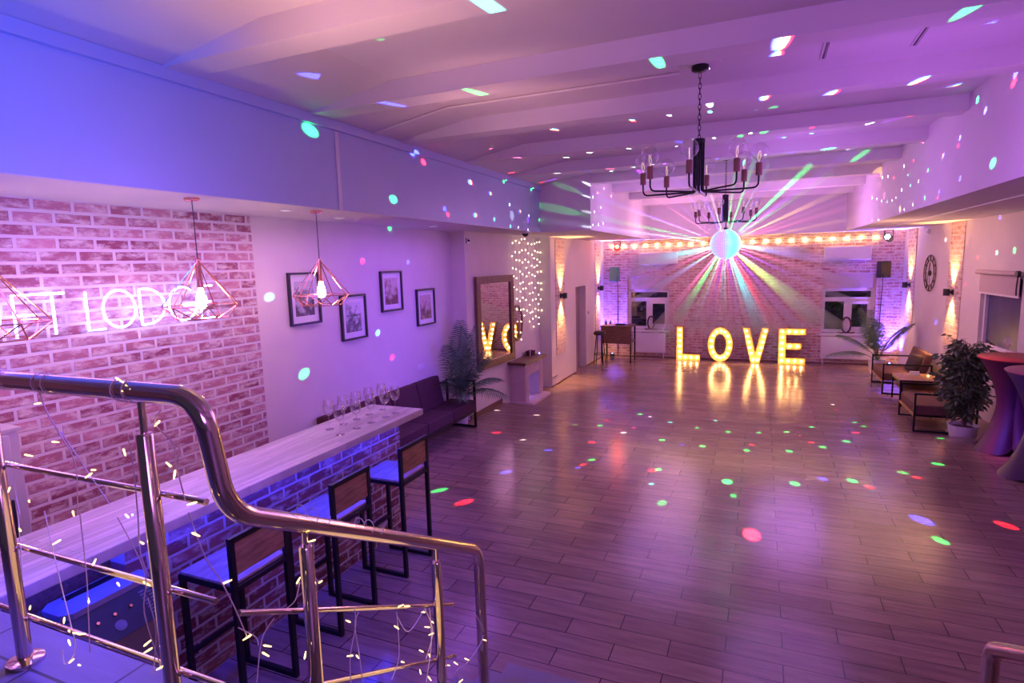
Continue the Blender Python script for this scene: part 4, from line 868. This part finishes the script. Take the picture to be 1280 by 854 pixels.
for y in (-1.1, -.4): zt = 1.083 - y * .583 - .1; MB().lathe([(.0205, zt - .75), (.0205, zt)], (0, y, 0), 18).lathe([(.009, zt), (.009, zt + .08)], (0, y, 0), 10).build('post', 'steel', t)
# ------------------------------------------------------------------ fairy lights wound on the railing
LB = [(-1.803, 0.916, 2.108), (-1.749, 0.916, 2.005), (-1.884, 0.916, 1.953), (-1.451, 0.916, 2.192), (-1.444, 0.916, 2.165), (-1.414, 0.916, 2.164), (-1.464, 0.916, 2.007), (-1.599, 0.916, 1.944), (-1.619, 0.916, 1.927), (-2.004, 0.916, 1.837), (-1.911, 0.916, 1.814), (-1.71, 0.916, 1.808), (-1.302, 0.916, 1.991), (-1.287, 0.916, 1.97), (-1.235, 0.916, 1.904), (-1.328, 0.916, 2.093), (-1.462, 0.916, 1.841), (-1.483, 0.916, 1.834), (-1.803, 0.916, 1.709), (-1.978, 0.916, 1.716), (-1.436, 0.916, 1.769), (-1.646, 0.916, 1.677), (-1.554, 0.916, 1.633), (-1.439, 0.916, 1.658), (-1.694, 0.916, 1.557), (-1.986, 0.916, 1.469), (-1.821, 0.916, 1.468), (-1.804, 0.916, 1.438), (-1.771, 0.916, 1.439), (-1.748, 0.916, 1.442), (-1.811, 0.916, 1.401), (-1.814, 0.916, 1.341), (-1.778, 0.916, 1.338), (-1.463, 0.916, 1.485), (-1.462, 0.916, 1.465), (-1.426, 0.916, 1.423)]
SB = [(-1.17, 0.867, 1.859), (-1.17, 0.935, 1.706), (-1.17, 0.979, 1.533), (-1.17, 1.036, 1.472), (-1.17, 1.028, 1.454), (-1.17, 1.226, 1.675), (-1.17, 1.161, 1.587), (-1.17, 1.245, 1.538), (-1.17, 1.354, 1.346), (-1.17, 1.352, 1.229), (-1.17, 1.385, 1.204), (-1.17, 1.602, 1.171), (-1.17, 1.627, 1.018), (-1.17, 1.677, 1.208), (-1.17, 1.634, 1.234), (-1.17, 1.781, 1.122), (-1.17, 1.804, 1.045), (-1.17, 1.83, 0.999), (-1.17, 1.754, 0.976), (-1.17, 1.808, 0.922), (-1.17, 1.842, 1.043), (-1.17, 1.739, 0.898), (-1.17, 1.8, 0.828), (-1.17, 2.292, 0.673), (-1.17, 2.108, 0.7), (-1.17, 1.95, 0.78), (-1.17, 2.009, 0.749), (-1.17, 2.046, 0.637), (-1.17, 1.164, 1.357)]
LW = [[(-1.799, 0.916, 2.184), (-1.77, 0.916, 2.092), (-1.72, 0.916, 2.035), (-1.677, 0.916, 1.951), (-1.689, 0.916, 1.808)], [(-1.72, 0.916, 2.035), (-1.621, 0.916, 1.935), (-1.554, 0.916, 1.856)], [(-1.516, 0.916, 2.147), (-1.479, 0.916, 2.18), (-1.447, 0.916, 2.192)], [(-1.432, 0.916, 2.061), (-1.444, 0.916, 1.967), (-1.438, 0.916, 1.846)], [(-1.32, 0.916, 2.126), (-1.332, 0.916, 2.09), (-1.29, 0.916, 2.045), (-1.284, 0.916, 1.996), (-1.262, 0.916, 1.908)], [(-1.255, 0.916, 2.048), (-1.268, 0.916, 2.007), (-1.339, 0.916, 1.959)], [(-1.985, 0.916, 1.855), (-1.982, 0.916, 1.764)], [(-1.985, 0.916, 1.771), (-2.0, 0.916, 1.581)], [(-1.869, 0.916, 1.788), (-1.823, 0.916, 1.591), (-1.804, 0.916, 1.459), (-1.803, 0.916, 1.372), (-1.841, 0.916, 1.324), (-1.852, 0.916, 1.366)], [(-1.692, 0.916, 1.815), (-1.687, 0.916, 1.642), (-1.702, 0.916, 1.52), (-1.708, 0.916, 1.397)], [(-1.528, 0.916, 1.823), (-1.441, 0.916, 1.689), (-1.444, 0.916, 1.578), (-1.432, 0.916, 1.41)], [(-1.429, 0.916, 1.854), (-1.456, 0.916, 1.741), (-1.436, 0.916, 1.674)], [(-1.433, 0.916, 1.619), (-1.429, 0.916, 1.525), (-1.44, 0.916, 1.408)]]
SW = [[(-1.17, 0.856, 1.917), (-1.17, 0.894, 1.789), (-1.17, 0.919, 1.715), (-1.17, 0.95, 1.63), (-1.17, 0.98, 1.536)], [(-1.17, 1.168, 1.58), (-1.17, 1.134, 1.545), (-1.17, 1.096, 1.538)], [(-1.17, 1.073, 1.528), (-1.17, 1.016, 1.501), (-1.17, 0.995, 1.397)], [(-1.17, 0.96, 1.575), (-1.17, 1.005, 1.52), (-1.17, 1.009, 1.495)], [(-1.17, 1.385, 1.366), (-1.17, 1.385, 1.311), (-1.17, 1.347, 1.231), (-1.17, 1.339, 1.147)], [(-1.17, 1.404, 1.348), (-1.17, 1.39, 1.314), (-1.17, 1.399, 1.196), (-1.17, 1.401, 1.102)], [(-1.17, 1.602, 1.23), (-1.17, 1.604, 1.056), (-1.17, 1.55, 1.008)], [(-1.17, 1.606, 1.211), (-1.17, 1.674, 1.106), (-1.17, 1.775, 1.134)], [(-1.17, 1.818, 1.117), (-1.17, 1.813, 0.975), (-1.17, 1.777, 0.828)], [(-1.17, 1.796, 1.13), (-1.17, 1.838, 1.002), (-1.17, 1.778, 0.922)], [(-1.17, 2.192, 0.877), (-1.17, 2.294, 0.702), (-1.17, 2.126, 0.683), (-1.17, 2.024, 0.705), (-1.17, 2.045, 0.632)], [(-1.17, 1.225, 1.629), (-1.17, 1.227, 1.572), (-1.17, 1.245, 1.538)]]
def fairy(label, bulbs, wires, wraps, ax):
    t = thing('fairy_light', label, 'string light', bulbs[0], group='fairy lights on the steel railing'); o = V(bulbs[0])
    for wpts in wires:
        P = [V(p) - o + V((R.gauss(0, .004), R.gauss(0, .004), 0)) for p in wpts]; MB().tube(smooth(P, 5), .0016, 5).build('wire', 'wire_white', t)
    for c, a in wraps:   # loops round the handrail
        MB().tube([V(c) - o + (V((0, math.cos(k * .52), math.sin(k * .52))) if a == 'x' else V((math.cos(k * .52), 0, math.sin(k * .52)))) * .0285 + V((k * .0035, 0, 0) if a == 'x' else (0, k * .004, -k * .0023)) for k in range(26)], .0016, 5).build('wire', 'wire_white', t)
    first = None
    for p in bulbs:
        d = V((R.uniform(-1, 1), R.uniform(-.6, .6), R.uniform(-.5, .5))).normalized()
        q = d.to_track_quat('Z', 'Y')
        if first is None: first = MB().lathe([(.0014, -.012), (.0022, -.004), (.0026, .006), (.001, .010)], n=7).build('bulb', 'fairy', t); b_ = first
        else: b_ = first.copy(); COL.objects.link(b_); b_.parent = t
        b_.location = V(p) - o; b_.rotation_mode = 'QUATERNION'; b_.rotation_quaternion = q
fairy('warm fairy lights hanging from the railing along the landing', LB, LW, [((-1.50, RY, 2.16), 'x'), ((-1.83, RY, 2.16), 'x'), ((-2.03, RY, 2.16), 'x')], 'x')
fairy('warm fairy lights hanging from the sloping railing down the stairs', SB, SW, [((RX, 1.45, 1.619), 'y'), ((RX, 1.2, 1.765), 'y')], 'y')
light('fairy_glow', 'POINT', (-1.7, 1.0, 1.6), (1, .62, .26), 1.6, rad=.3, spec=0); light('fairy_glow', 'POINT', (-1.1, 1.7, 1.0), (1, .62, .26), 1.4, rad=.25, spec=0)
# ------------------------------------------------------------------ mirror ball light spots and beams in the haze
SPOTS = [(-4.06, 8.72, 0.0, 'w', 0.52, 0.5), (-3.31, 8.63, 0.0, 'w', 0.67, 0.5), (-3.52, 7.52, 0.0, 'r', 0.7, 0.6), (-3.02, 7.31, -0.0, 'w', 0.55, 0.45), (-2.55, 8.27, 0.0, 'g', 0.51, 0.6), (-2.18, 8.34, -0.0, 'g', 0.86, 0.8), (-2.14, 8.64, -0.0, 'r', 0.9, 0.6), (-2.3, 9.21, 0.0, 'p', 0.71, 0.5), (-2.08, 7.5, 0.0, 'r', 0.9, 0.8), (-2.53, 6.99, 0.0, 'b', 0.77, 0.7), (-1.77, 8.08, 0.0, 'w', 0.85, 0.8), (-1.68, 8.37, 0.0, 'r', 0.68, 0.7), (-1.74, 9.17, 0.0, 'g', 1.01, 0.8), (-1.56, 9.07, 0.0, 'w', 0.63, 0.7), (-1.22, 8.83, -0.0, 'c', 0.88, 0.9), (-1.2, 7.9, 0.0, 'g', 0.95, 1.0), (-0.92, 7.77, 0.0, 'b', 0.92, 0.5), (-0.66, 7.79, 0.0, 'g', 1.02, 1.1), (-0.81, 8.64, -0.0, 'g', 0.87, 0.8), (-0.38, 8.57, 0.0, 'g', 0.96, 0.9), (-0.59, 9.13, -0.0, 'c', 0.92, 0.7), (-1.89, 6.81, -0.0, 'g', 0.68, 0.7), (-1.94, 6.61, 0.0, 'r', 0.57, 0.8), (-1.97, 6.48, 0.0, 'b', 0.48, 0.7), (-2.73, 6.07, 0.0, 'b', 0.77, 0.8), (-1.12, 6.68, -0.0, 'r', 0.89, 0.9), (-1.06, 6.73, 0.0, 'g', 0.75, 0.9), (-1.06, 6.25, 0.0, 'c', 0.45, 0.9), (-0.87, 5.77, -0.0, 'g', 0.76, 0.4), (-2.79, 5.11, 0.0, 'r', 0.72, 1.0), (-0.29, 6.59, 0.0, 'g', 1.04, 1.9), (-3.2, 5.31, 0.0, 'g', 0.66, 0.6), (0.02, 8.66, 0.0, 'g', 0.83, 0.9), (0.38, 8.81, 0.0, 'g', 0.92, 0.9), (0.72, 9.18, 0.0, 'g', 0.79, 0.8), (1.19, 10.14, -0.12, 'r', 0.53, 0.6), (1.38, 10.1, -0.12, 'g', 0.61, 0.8), (1.48, 9.9, -0.12, 'g', 0.69, 0.8), (-0.06, 8.06, 0.0, 'r', 0.84, 0.8), (-0.12, 7.79, 0.0, 'g', 0.99, 0.9), (0.38, 7.92, -0.0, 'g', 0.96, 1.0), (0.66, 8.4, 0.0, 'r', 0.92, 0.7), (0.78, 8.23, -0.0, 'g', 0.96, 1.0), (1.09, 8.58, 0.0, 'g', 0.97, 0.9), (1.26, 9.06, 0.0, 'r', 0.9, 0.7), (1.65, 8.84, 0.0, 'b', 0.71, 0.5), (0.39, 6.76, 0.0, 'g', 0.95, 1.1), (0.68, 7.01, 0.0, 'b', 0.99, 0.7), (0.97, 7.05, 0.0, 'g', 0.89, 1.0), (1.11, 6.91, 0.0, 'r', 0.7, 0.9), (1.52, 7.5, 0.0, 'g', 0.84, 0.6), (1.63, 7.38, 0.0, 'r', 0.66, 0.6), (1.95, 7.95, -0.0, 'g', 0.85, 0.9), (2.24, 9.1, 0.0, 'g', 0.64, 0.5), (-0.02, 5.34, 0.0, 'r', 1.06, 1.7), (1.42, 6.17, 0.0, 'b', 1.16, 1.0), (1.47, 5.76, 0.0, 'g', 0.67, 1.0), (2.08, 6.29, 0.0, 'r', 0.8, 1.2), (-0.21, 6.2, -0.0, 'g', 0.6, 0.5), (1.21, 10.88, -0.12, 'r', 0.52, 0.6), (1.19, 11.23, -0.12, 'w', 0.51, 0.6), (0.54, 8.67, 0.0, 'p', 0.55, 0.4), (-4.45, 4.73, 1.35, 'g', 0.61, 1.0), (-4.45, 6.34, 1.27, 'r', 0.54, 0.9), (-4.45, 6.06, 1.63, 'c', 0.51, 0.9), (-4.45, 5.84, 2.53, 'r', 0.43, 0.9), (-4.45, 6.83, 2.51, 'b', 0.48, 0.8), (-4.45, 6.44, 2.95, 'g', 0.5, 0.9), (-4.45, 4.34, 2.19, 'c', 0.44, 0.35), (-3.5, 4.0, 3.6, 'g', 0.54, 0.8), (-3.5, 5.16, 3.14, 'g', 0.57, 1.0), (-3.47, 5.59, 3.66, 'b', 0.53, 0.8), (-3.5, 5.78, 3.6, 'r', 0.5, 0.8), (-3.5, 6.22, 3.12, 'b', 0.52, 0.9), (-3.5, 6.29, 3.06, 'r', 0.47, 0.9), (-3.5, 6.92, 3.51, 'X', 0.55, 0.9), (-3.5, 7.52, 3.43, 'X', 0.55, 0.9), (-3.5, 7.03, 3.1, 'X', 0.58, 0.9), (-3.5, 7.63, 3.08, 'c', 0.58, 0.9), (-3.5, 8.19, 3.33, 'w', 0.53, 1.0), (-3.5, 8.6, 3.26, 'X', 0.58, 1.0), (-3.5, 8.97, 3.21, 'w', 0.61, 1.0), (-3.5, 9.45, 3.18, 'g', 0.63, 0.9), (-3.5, 8.2, 3.01, 'c', 0.55, 0.9), (-3.5, 8.51, 3.01, 'w', 0.46, 0.9), (-3.5, 8.92, 2.99, 'w', 0.49, 0.8), (-3.5, 8.0, 3.65, 'g', 0.6, 0.7), (-3.49, 9.1, 3.65, 'g', 0.71, 0.8), (-2.95, 3.55, 3.82, 'b', 0.32, 0.7), (-1.28, 2.84, 3.72, 'c', 0.25, 0.8), (-1.98, 4.16, 3.72, 'g', 0.26, 0.6), (-2.1, 6.18, 3.87, 'X', 0.42, 1.0), (-2.98, 6.54, 3.82, 'p', 0.44, 0.8), (-3.36, 7.99, 3.75, 'r', 0.51, 0.9), (-3.35, 9.2, 3.76, 'r', 0.61, 0.9), (-2.93, 8.15, 3.81, 'w', 0.58, 0.9), (-2.5, 7.87, 3.87, 'w', 0.59, 1.0), (-1.9, 6.92, 3.72, 'w', 0.48, 1.1), (-1.26, 6.18, 3.87, 'X', 0.5, 1.0), (-0.89, 6.17, 3.87, 'w', 0.43, 0.6), (-0.66, 4.05, 3.72, 'g', 0.26, 1.1), (0.07, 4.05, 3.72, 'X', 0.26, 1.1), (0.98, 3.98, 3.72, 'g', 0.25, 0.9), (0.46, 5.5, 3.72, 'X', 0.43, 1.1), (1.03, 5.43, 3.72, 'X', 0.33, 1.0), (1.47, 6.37, 3.87, 'X', 0.44, 1.0), (-0.44, 5.35, 3.72, 'w', 0.34, 1.0), (-0.51, 6.24, 3.87, 'c', 0.43, 1.0), (-0.02, 5.34, 3.72, 'X', 0.28, 0.9), (0.42, 6.81, 3.72, 'r', 0.43, 0.8), (0.49, 7.92, 3.87, 'c', 0.68, 0.9), (0.93, 6.9, 3.72, 'w', 0.56, 0.9), (0.16, 7.97, 3.87, 'b', 0.77, 0.8), (-1.44, 6.92, 3.72, 'w', 0.4, 1.0), (-1.43, 8.15, 3.77, 'w', 0.71, 0.9), (-1.04, 7.87, 3.87, 'w', 0.64, 1.0), (-0.51, 6.82, 3.72, 'w', 0.39, 1.0), (-0.15, 6.77, 3.72, 'w', 0.37, 1.0), (0.07, 8.13, 3.87, 'w', 0.68, 1.0), (0.38, 8.15, 3.8, 'b', 0.64, 0.8), (0.69, 8.15, 3.79, 'b', 0.58, 0.8), (-1.07, 9.38, 3.87, 'w', 1.0, 0.9), (-0.29, 9.55, 3.85, 'c', 1.05, 0.9), (1.03, 9.36, 3.87, 'w', 0.63, 0.8), (-2.25, 9.42, 3.87, 'w', 0.68, 1.0), (-1.66, 8.28, 3.72, 'w', 0.71, 1.0), (-2.31, 8.27, 3.72, 'b', 0.57, 0.9), (1.69, 5.99, 3.15, 'g', 0.72, 1.1), (1.69, 5.65, 3.75, 'b', 0.4, 0.9), (1.69, 5.68, 3.69, 'r', 0.37, 0.9), (1.69, 6.5, 3.76, 'g', 0.5, 0.9), (1.69, 6.27, 3.62, 'b', 0.47, 1.0), (1.69, 6.94, 3.52, 'b', 0.54, 0.9), (1.69, 6.97, 3.45, 'r', 0.48, 0.9), (1.69, 7.48, 3.44, 'X', 0.58, 0.9), (1.69, 6.84, 3.13, 'b', 0.54, 1.1), (1.69, 7.54, 3.08, 'b', 0.62, 1.0), (1.69, 7.58, 3.02, 'r', 0.54, 1.0), (1.69, 8.07, 3.37, 'g', 0.61, 0.9), (1.69, 8.13, 3.07, 'g', 0.65, 0.9), (1.69, 8.49, 3.3, 'w', 0.58, 0.9), (1.69, 8.9, 3.29, 'c', 0.63, 0.9), (1.69, 9.41, 3.29, 'w', 0.67, 0.9), (1.69, 9.35, 3.59, 'w', 0.63, 0.9), (1.69, 8.81, 3.58, 'r', 0.47, 0.8), (1.69, 8.71, 3.04, 'w', 0.63, 0.9), (1.69, 9.19, 3.02, 'w', 0.54, 0.9), (1.69, 8.37, 3.73, 'p', 0.52, 0.9), (1.48, 6.71, 3.87, 'p', 0.32, 0.7), (3.22, 10.28, 2.45, 'g', 0.82, 1.0), (3.19, 10.84, 2.42, 'c', 0.66, 0.8), (3.19, 10.83, 2.93, 'b', 0.58, 0.8), (3.1, 10.0, 2.97, 'c', 0.58, 0.9), (3.15, 11.53, 2.35, 'r', 0.5, 0.6), (3.13, 11.94, 1.91, 'r', 0.49, 0.5), (3.06, 13.24, 1.14, 'b', 0.61, 0.5), (3.07, 13.04, 2.67, 'w', 0.39, 0.4), (-2.64, 9.5, 3.7, 'w', 0.62, 0.9), (-2.62, 9.97, 3.61, 'p', 0.63, 0.9), (-2.62, 10.41, 3.73, 'p', 0.6, 0.8), (-2.62, 9.66, 3.51, 'w', 0.65, 0.9), (-2.66, 9.5, 3.26, 'w', 0.66, 0.9), (-2.62, 9.75, 3.28, 'w', 0.67, 0.9), (-2.62, 10.18, 3.38, 'w', 0.64, 0.8), (-2.66, 9.5, 3.02, 'w', 0.68, 1.0), (-2.62, 9.64, 3.06, 'w', 0.69, 0.9), (-2.62, 10.01, 3.08, 'w', 0.67, 0.9), (-2.62, 10.34, 3.12, 'w', 0.65, 0.8), (-2.62, 10.95, 3.65, 'p', 0.57, 0.8), (-2.69, 9.5, 3.52, 'w', 0.47, 0.8), (1.69, 11.4, 3.72, 'r', 0.45, 0.8), (1.69, 10.89, 3.63, 'c', 0.48, 0.9), (1.69, 10.43, 3.59, 'w', 0.5, 0.8), (1.69, 10.0, 3.52, 'r', 0.52, 0.9), (1.69, 11.76, 3.4, 'w', 0.44, 0.7), (1.69, 11.28, 3.34, 'w', 0.47, 0.9), (1.69, 10.84, 3.27, 'w', 0.5, 0.8), (1.69, 10.38, 3.22, 'c', 0.53, 0.9), (1.69, 10.02, 3.21, 'w', 0.54, 0.9), (1.69, 9.75, 3.22, 'w', 0.54, 0.9), (1.69, 11.64, 3.02, 'w', 0.35, 0.7), (1.69, 11.03, 2.99, 'w', 0.37, 0.7), (1.73, 10.75, 2.97, 'w', 0.38, 0.7), (1.69, 9.08, 3.44, 'c', 0.51, 0.8)]
BEAMS = [(-2.23, 15.6, 0.5, 'g', 1.5, 1.6), (-3.07, 15.6, 0.0, 'p', 1.3, 0.9), (-1.52, 15.6, 0.22, 'p', 1.0, 0.8), (-1.82, 15.6, 0.05, 'w', 1.0, 0.5), (-1.16, 15.6, 0.07, 'p', 0.9, 0.9), (-0.84, 15.6, 0.16, 'w', 0.8, 0.6), (0.22, 15.6, 0.28, 'c', 2.4, 1.3), (0.68, 15.6, 0.13, 'r', 1.7, 1.5), (1.66, 15.6, 0.45, 'y', 1.6, 1.4), (2.41, 15.6, 0.19, 'y', 1.6, 0.7), (1.25, 15.6, 2.44, 'w', 1.6, 0.9), (2.39, 15.6, 2.13, 'b', 1.3, 0.6), (-3.61, 15.6, 2.27, 'c', 1.8, 1.2), (-3.57, 15.6, 1.62, 'p', 1.2, 0.6), (-0.36, 15.6, -0.01, 'v', 1.0, 0.5), (1.04, 15.6, 1.31, 'v', 1.0, 0.6), (2.74, 15.6, 1.49, 'p', 1.3, 0.5), (-3.14, 9.5, 3.33, 'g', 1.5, 0.7), (-3.18, 9.22, 3.78, 'v', 1.3, 0.9), (-2.16, 8.15, 3.85, 'p', 1.2, 0.6), (-3.5, 8.27, 3.17, 'w', 1.4, 0.5), (-1.82, 9.55, 3.84, 'v', 1.0, 0.7), (-0.89, 6.72, 3.77, 'b', 1.0, 0.6), (-0.58, 8.15, 3.8, 'b', 0.9, 0.8), (-0.25, 6.84, 3.73, 'g', 0.8, 0.9), (-0.02, 6.76, 3.72, 'g', 1.0, 0.9), (0.79, 8.15, 3.81, 'g', 1.9, 1.8), (1.11, 6.82, 3.72, 'v', 1.2, 0.6), (1.68, 11.03, 3.73, 'o', 1.6, 0.9), (1.69, 10.66, 3.33, 'p', 1.3, 0.8), (1.69, 9.44, 3.04, 'o', 1.3, 0.6), (-0.7, 6.81, 3.72, 'w', 0.8, 0.5), (-1.92, 15.6, 0.25, 'y', 0.8, 0.6), (-1.36, 15.6, -0.04, 'v', 0.7, 0.7), (-1.03, 15.6, -0.03, 'c', 0.7, 0.5), (-0.58, 15.6, -0.01, 'p', 0.8, 0.7), (-0.08, 15.6, 0.0, 'w', 0.9, 0.6), (0.41, 15.6, 0.2, 'c', 1.2, 0.8), (0.9, 15.6, 0.1, 'p', 1.0, 0.6), (1.25, 15.6, 0.23, 'v', 1.2, 0.6), (1.5, 15.72, 0.63, 'w', 0.9, 0.5), (2.08, 15.6, 0.26, 'c', 1.2, 0.6), (2.69, 15.6, 0.94, 'v', 1.1, 0.5), (-3.72, 15.6, 0.97, 'v', 1.2, 0.6), (-3.0, 15.76, 1.46, 'g', 1.0, 0.7), (-3.83, 15.6, 1.91, 'w', 1.1, 0.5), (-2.64, 15.6, 0.02, 'r', 0.9, 0.5), (-3.0, 9.5, 3.67, 'g', 1.0, 0.5), (-3.5, 8.93, 3.15, 'v', 1.2, 0.6), (-1.34, 8.12, 3.87, 'v', 1.0, 0.7), (1.2, 9.55, 3.8, 'g', 1.0, 0.7), (0.38, 8.15, 3.85, 'b', 0.9, 0.6), (0.2, 8.0, 3.87, 'c', 0.8, 0.6), (1.69, 11.06, 3.53, 'p', 1.0, 0.6)]

HUE = {'r': (1, .015, .03), 'g': (.02, 1, .16), 'b': (.06, .08, 1), 'w': (.8, .9, 1), 'c': (.08, .85, .9), 'p': (1, .15, .35), 'v': (.4, .06, 1), 'y': (.6, .9, .03), 'o': (1, .5, .12)}
SPOT_K, BEAM_K, HAZE_D = 150.0, 6500.0, 1.15
def disco(P, hue, ang, watts, name='mirror_ball_ray'):
    d = (V(P) - BALL); u = d.normalized()
    light(name, 'SPOT', BALL + u * (BR + .02), hue, watts, aim=P, spot=2 * ang, blend=.55, rad=.004, spec=.0)
for x, y, z, c, a, b_ in SPOTS:
    P = V((x, y, z)); q = P - BALL; d2 = q.length_squared
    fl = abs(q.z) if z < .02 or z > 3.5 else (abs(q.y) if y > 15 else abs(q.x)); d2 *= min(5, q.length / max(fl, .05)); d2 *= 2.3 if z < .02 else 1     # slanting hits spread out
    if c == 'X':     # facet edges split white light: red, green and blue side by side
        u = (P - BALL).cross(V((0, 1, 0)) if abs((P - BALL).normalized().y) < .9 else V((1, 0, 0))).normalized(); v = (P - BALL).cross(u).normalized()
        o_ = v * math.tan(math.radians(a)) * (P - BALL).length * .75
        for k, h_ in ((-1, 'r'), (0, 'g'), (1, 'b')): disco(P + o_ * k, HUE[h_], a * .9, SPOT_K * b_ * d2)
    else: disco(P, HUE[c], a, SPOT_K * b_ * d2)
for x, y, z, c, a, b_ in BEAMS: disco((x, y, z), HUE[c], a * 1.15, BEAM_K * b_ * min(1, (V((x, y, z)) - BALL).length / 5), 'haze_beam')
# haze added only in cones shaped to the strongest rays, so they show
m = bpy.data.materials.new('haze'); m.use_nodes = True; nt = m.node_tree; nt.nodes.clear()
vs_ = N(nt, 'ShaderNodeVolumeScatter'); vs_.inputs['Density'].default_value = HAZE_D; vs_.inputs['Anisotropy'].default_value = .1
nt.links.new(vs_.outputs[0], N(nt, 'ShaderNodeOutputMaterial').inputs['Volume']); MATS['haze'] = m
hz = MB()
for x, y, z, c, a, b_ in BEAMS:
    d = V((x, y, z)) - BALL; u = d.normalized(); L_ = min(d.length - .40, 5.2); ta = math.tan(math.radians(a)); o_ = len(hz.v)
    P = [BALL + u * q for q in (BR + .09, L_ * .5, L_)]
    hz.tube(P, [max(.012, (q - BALL).length * ta * 1.1) for q in P], 12)
ho = hz.build('light_haze', 'haze'); ho['kind'] = 'stuff'; tag(ho, 'coloured light rays fanning through haze from the mirror ball', 'light rays')
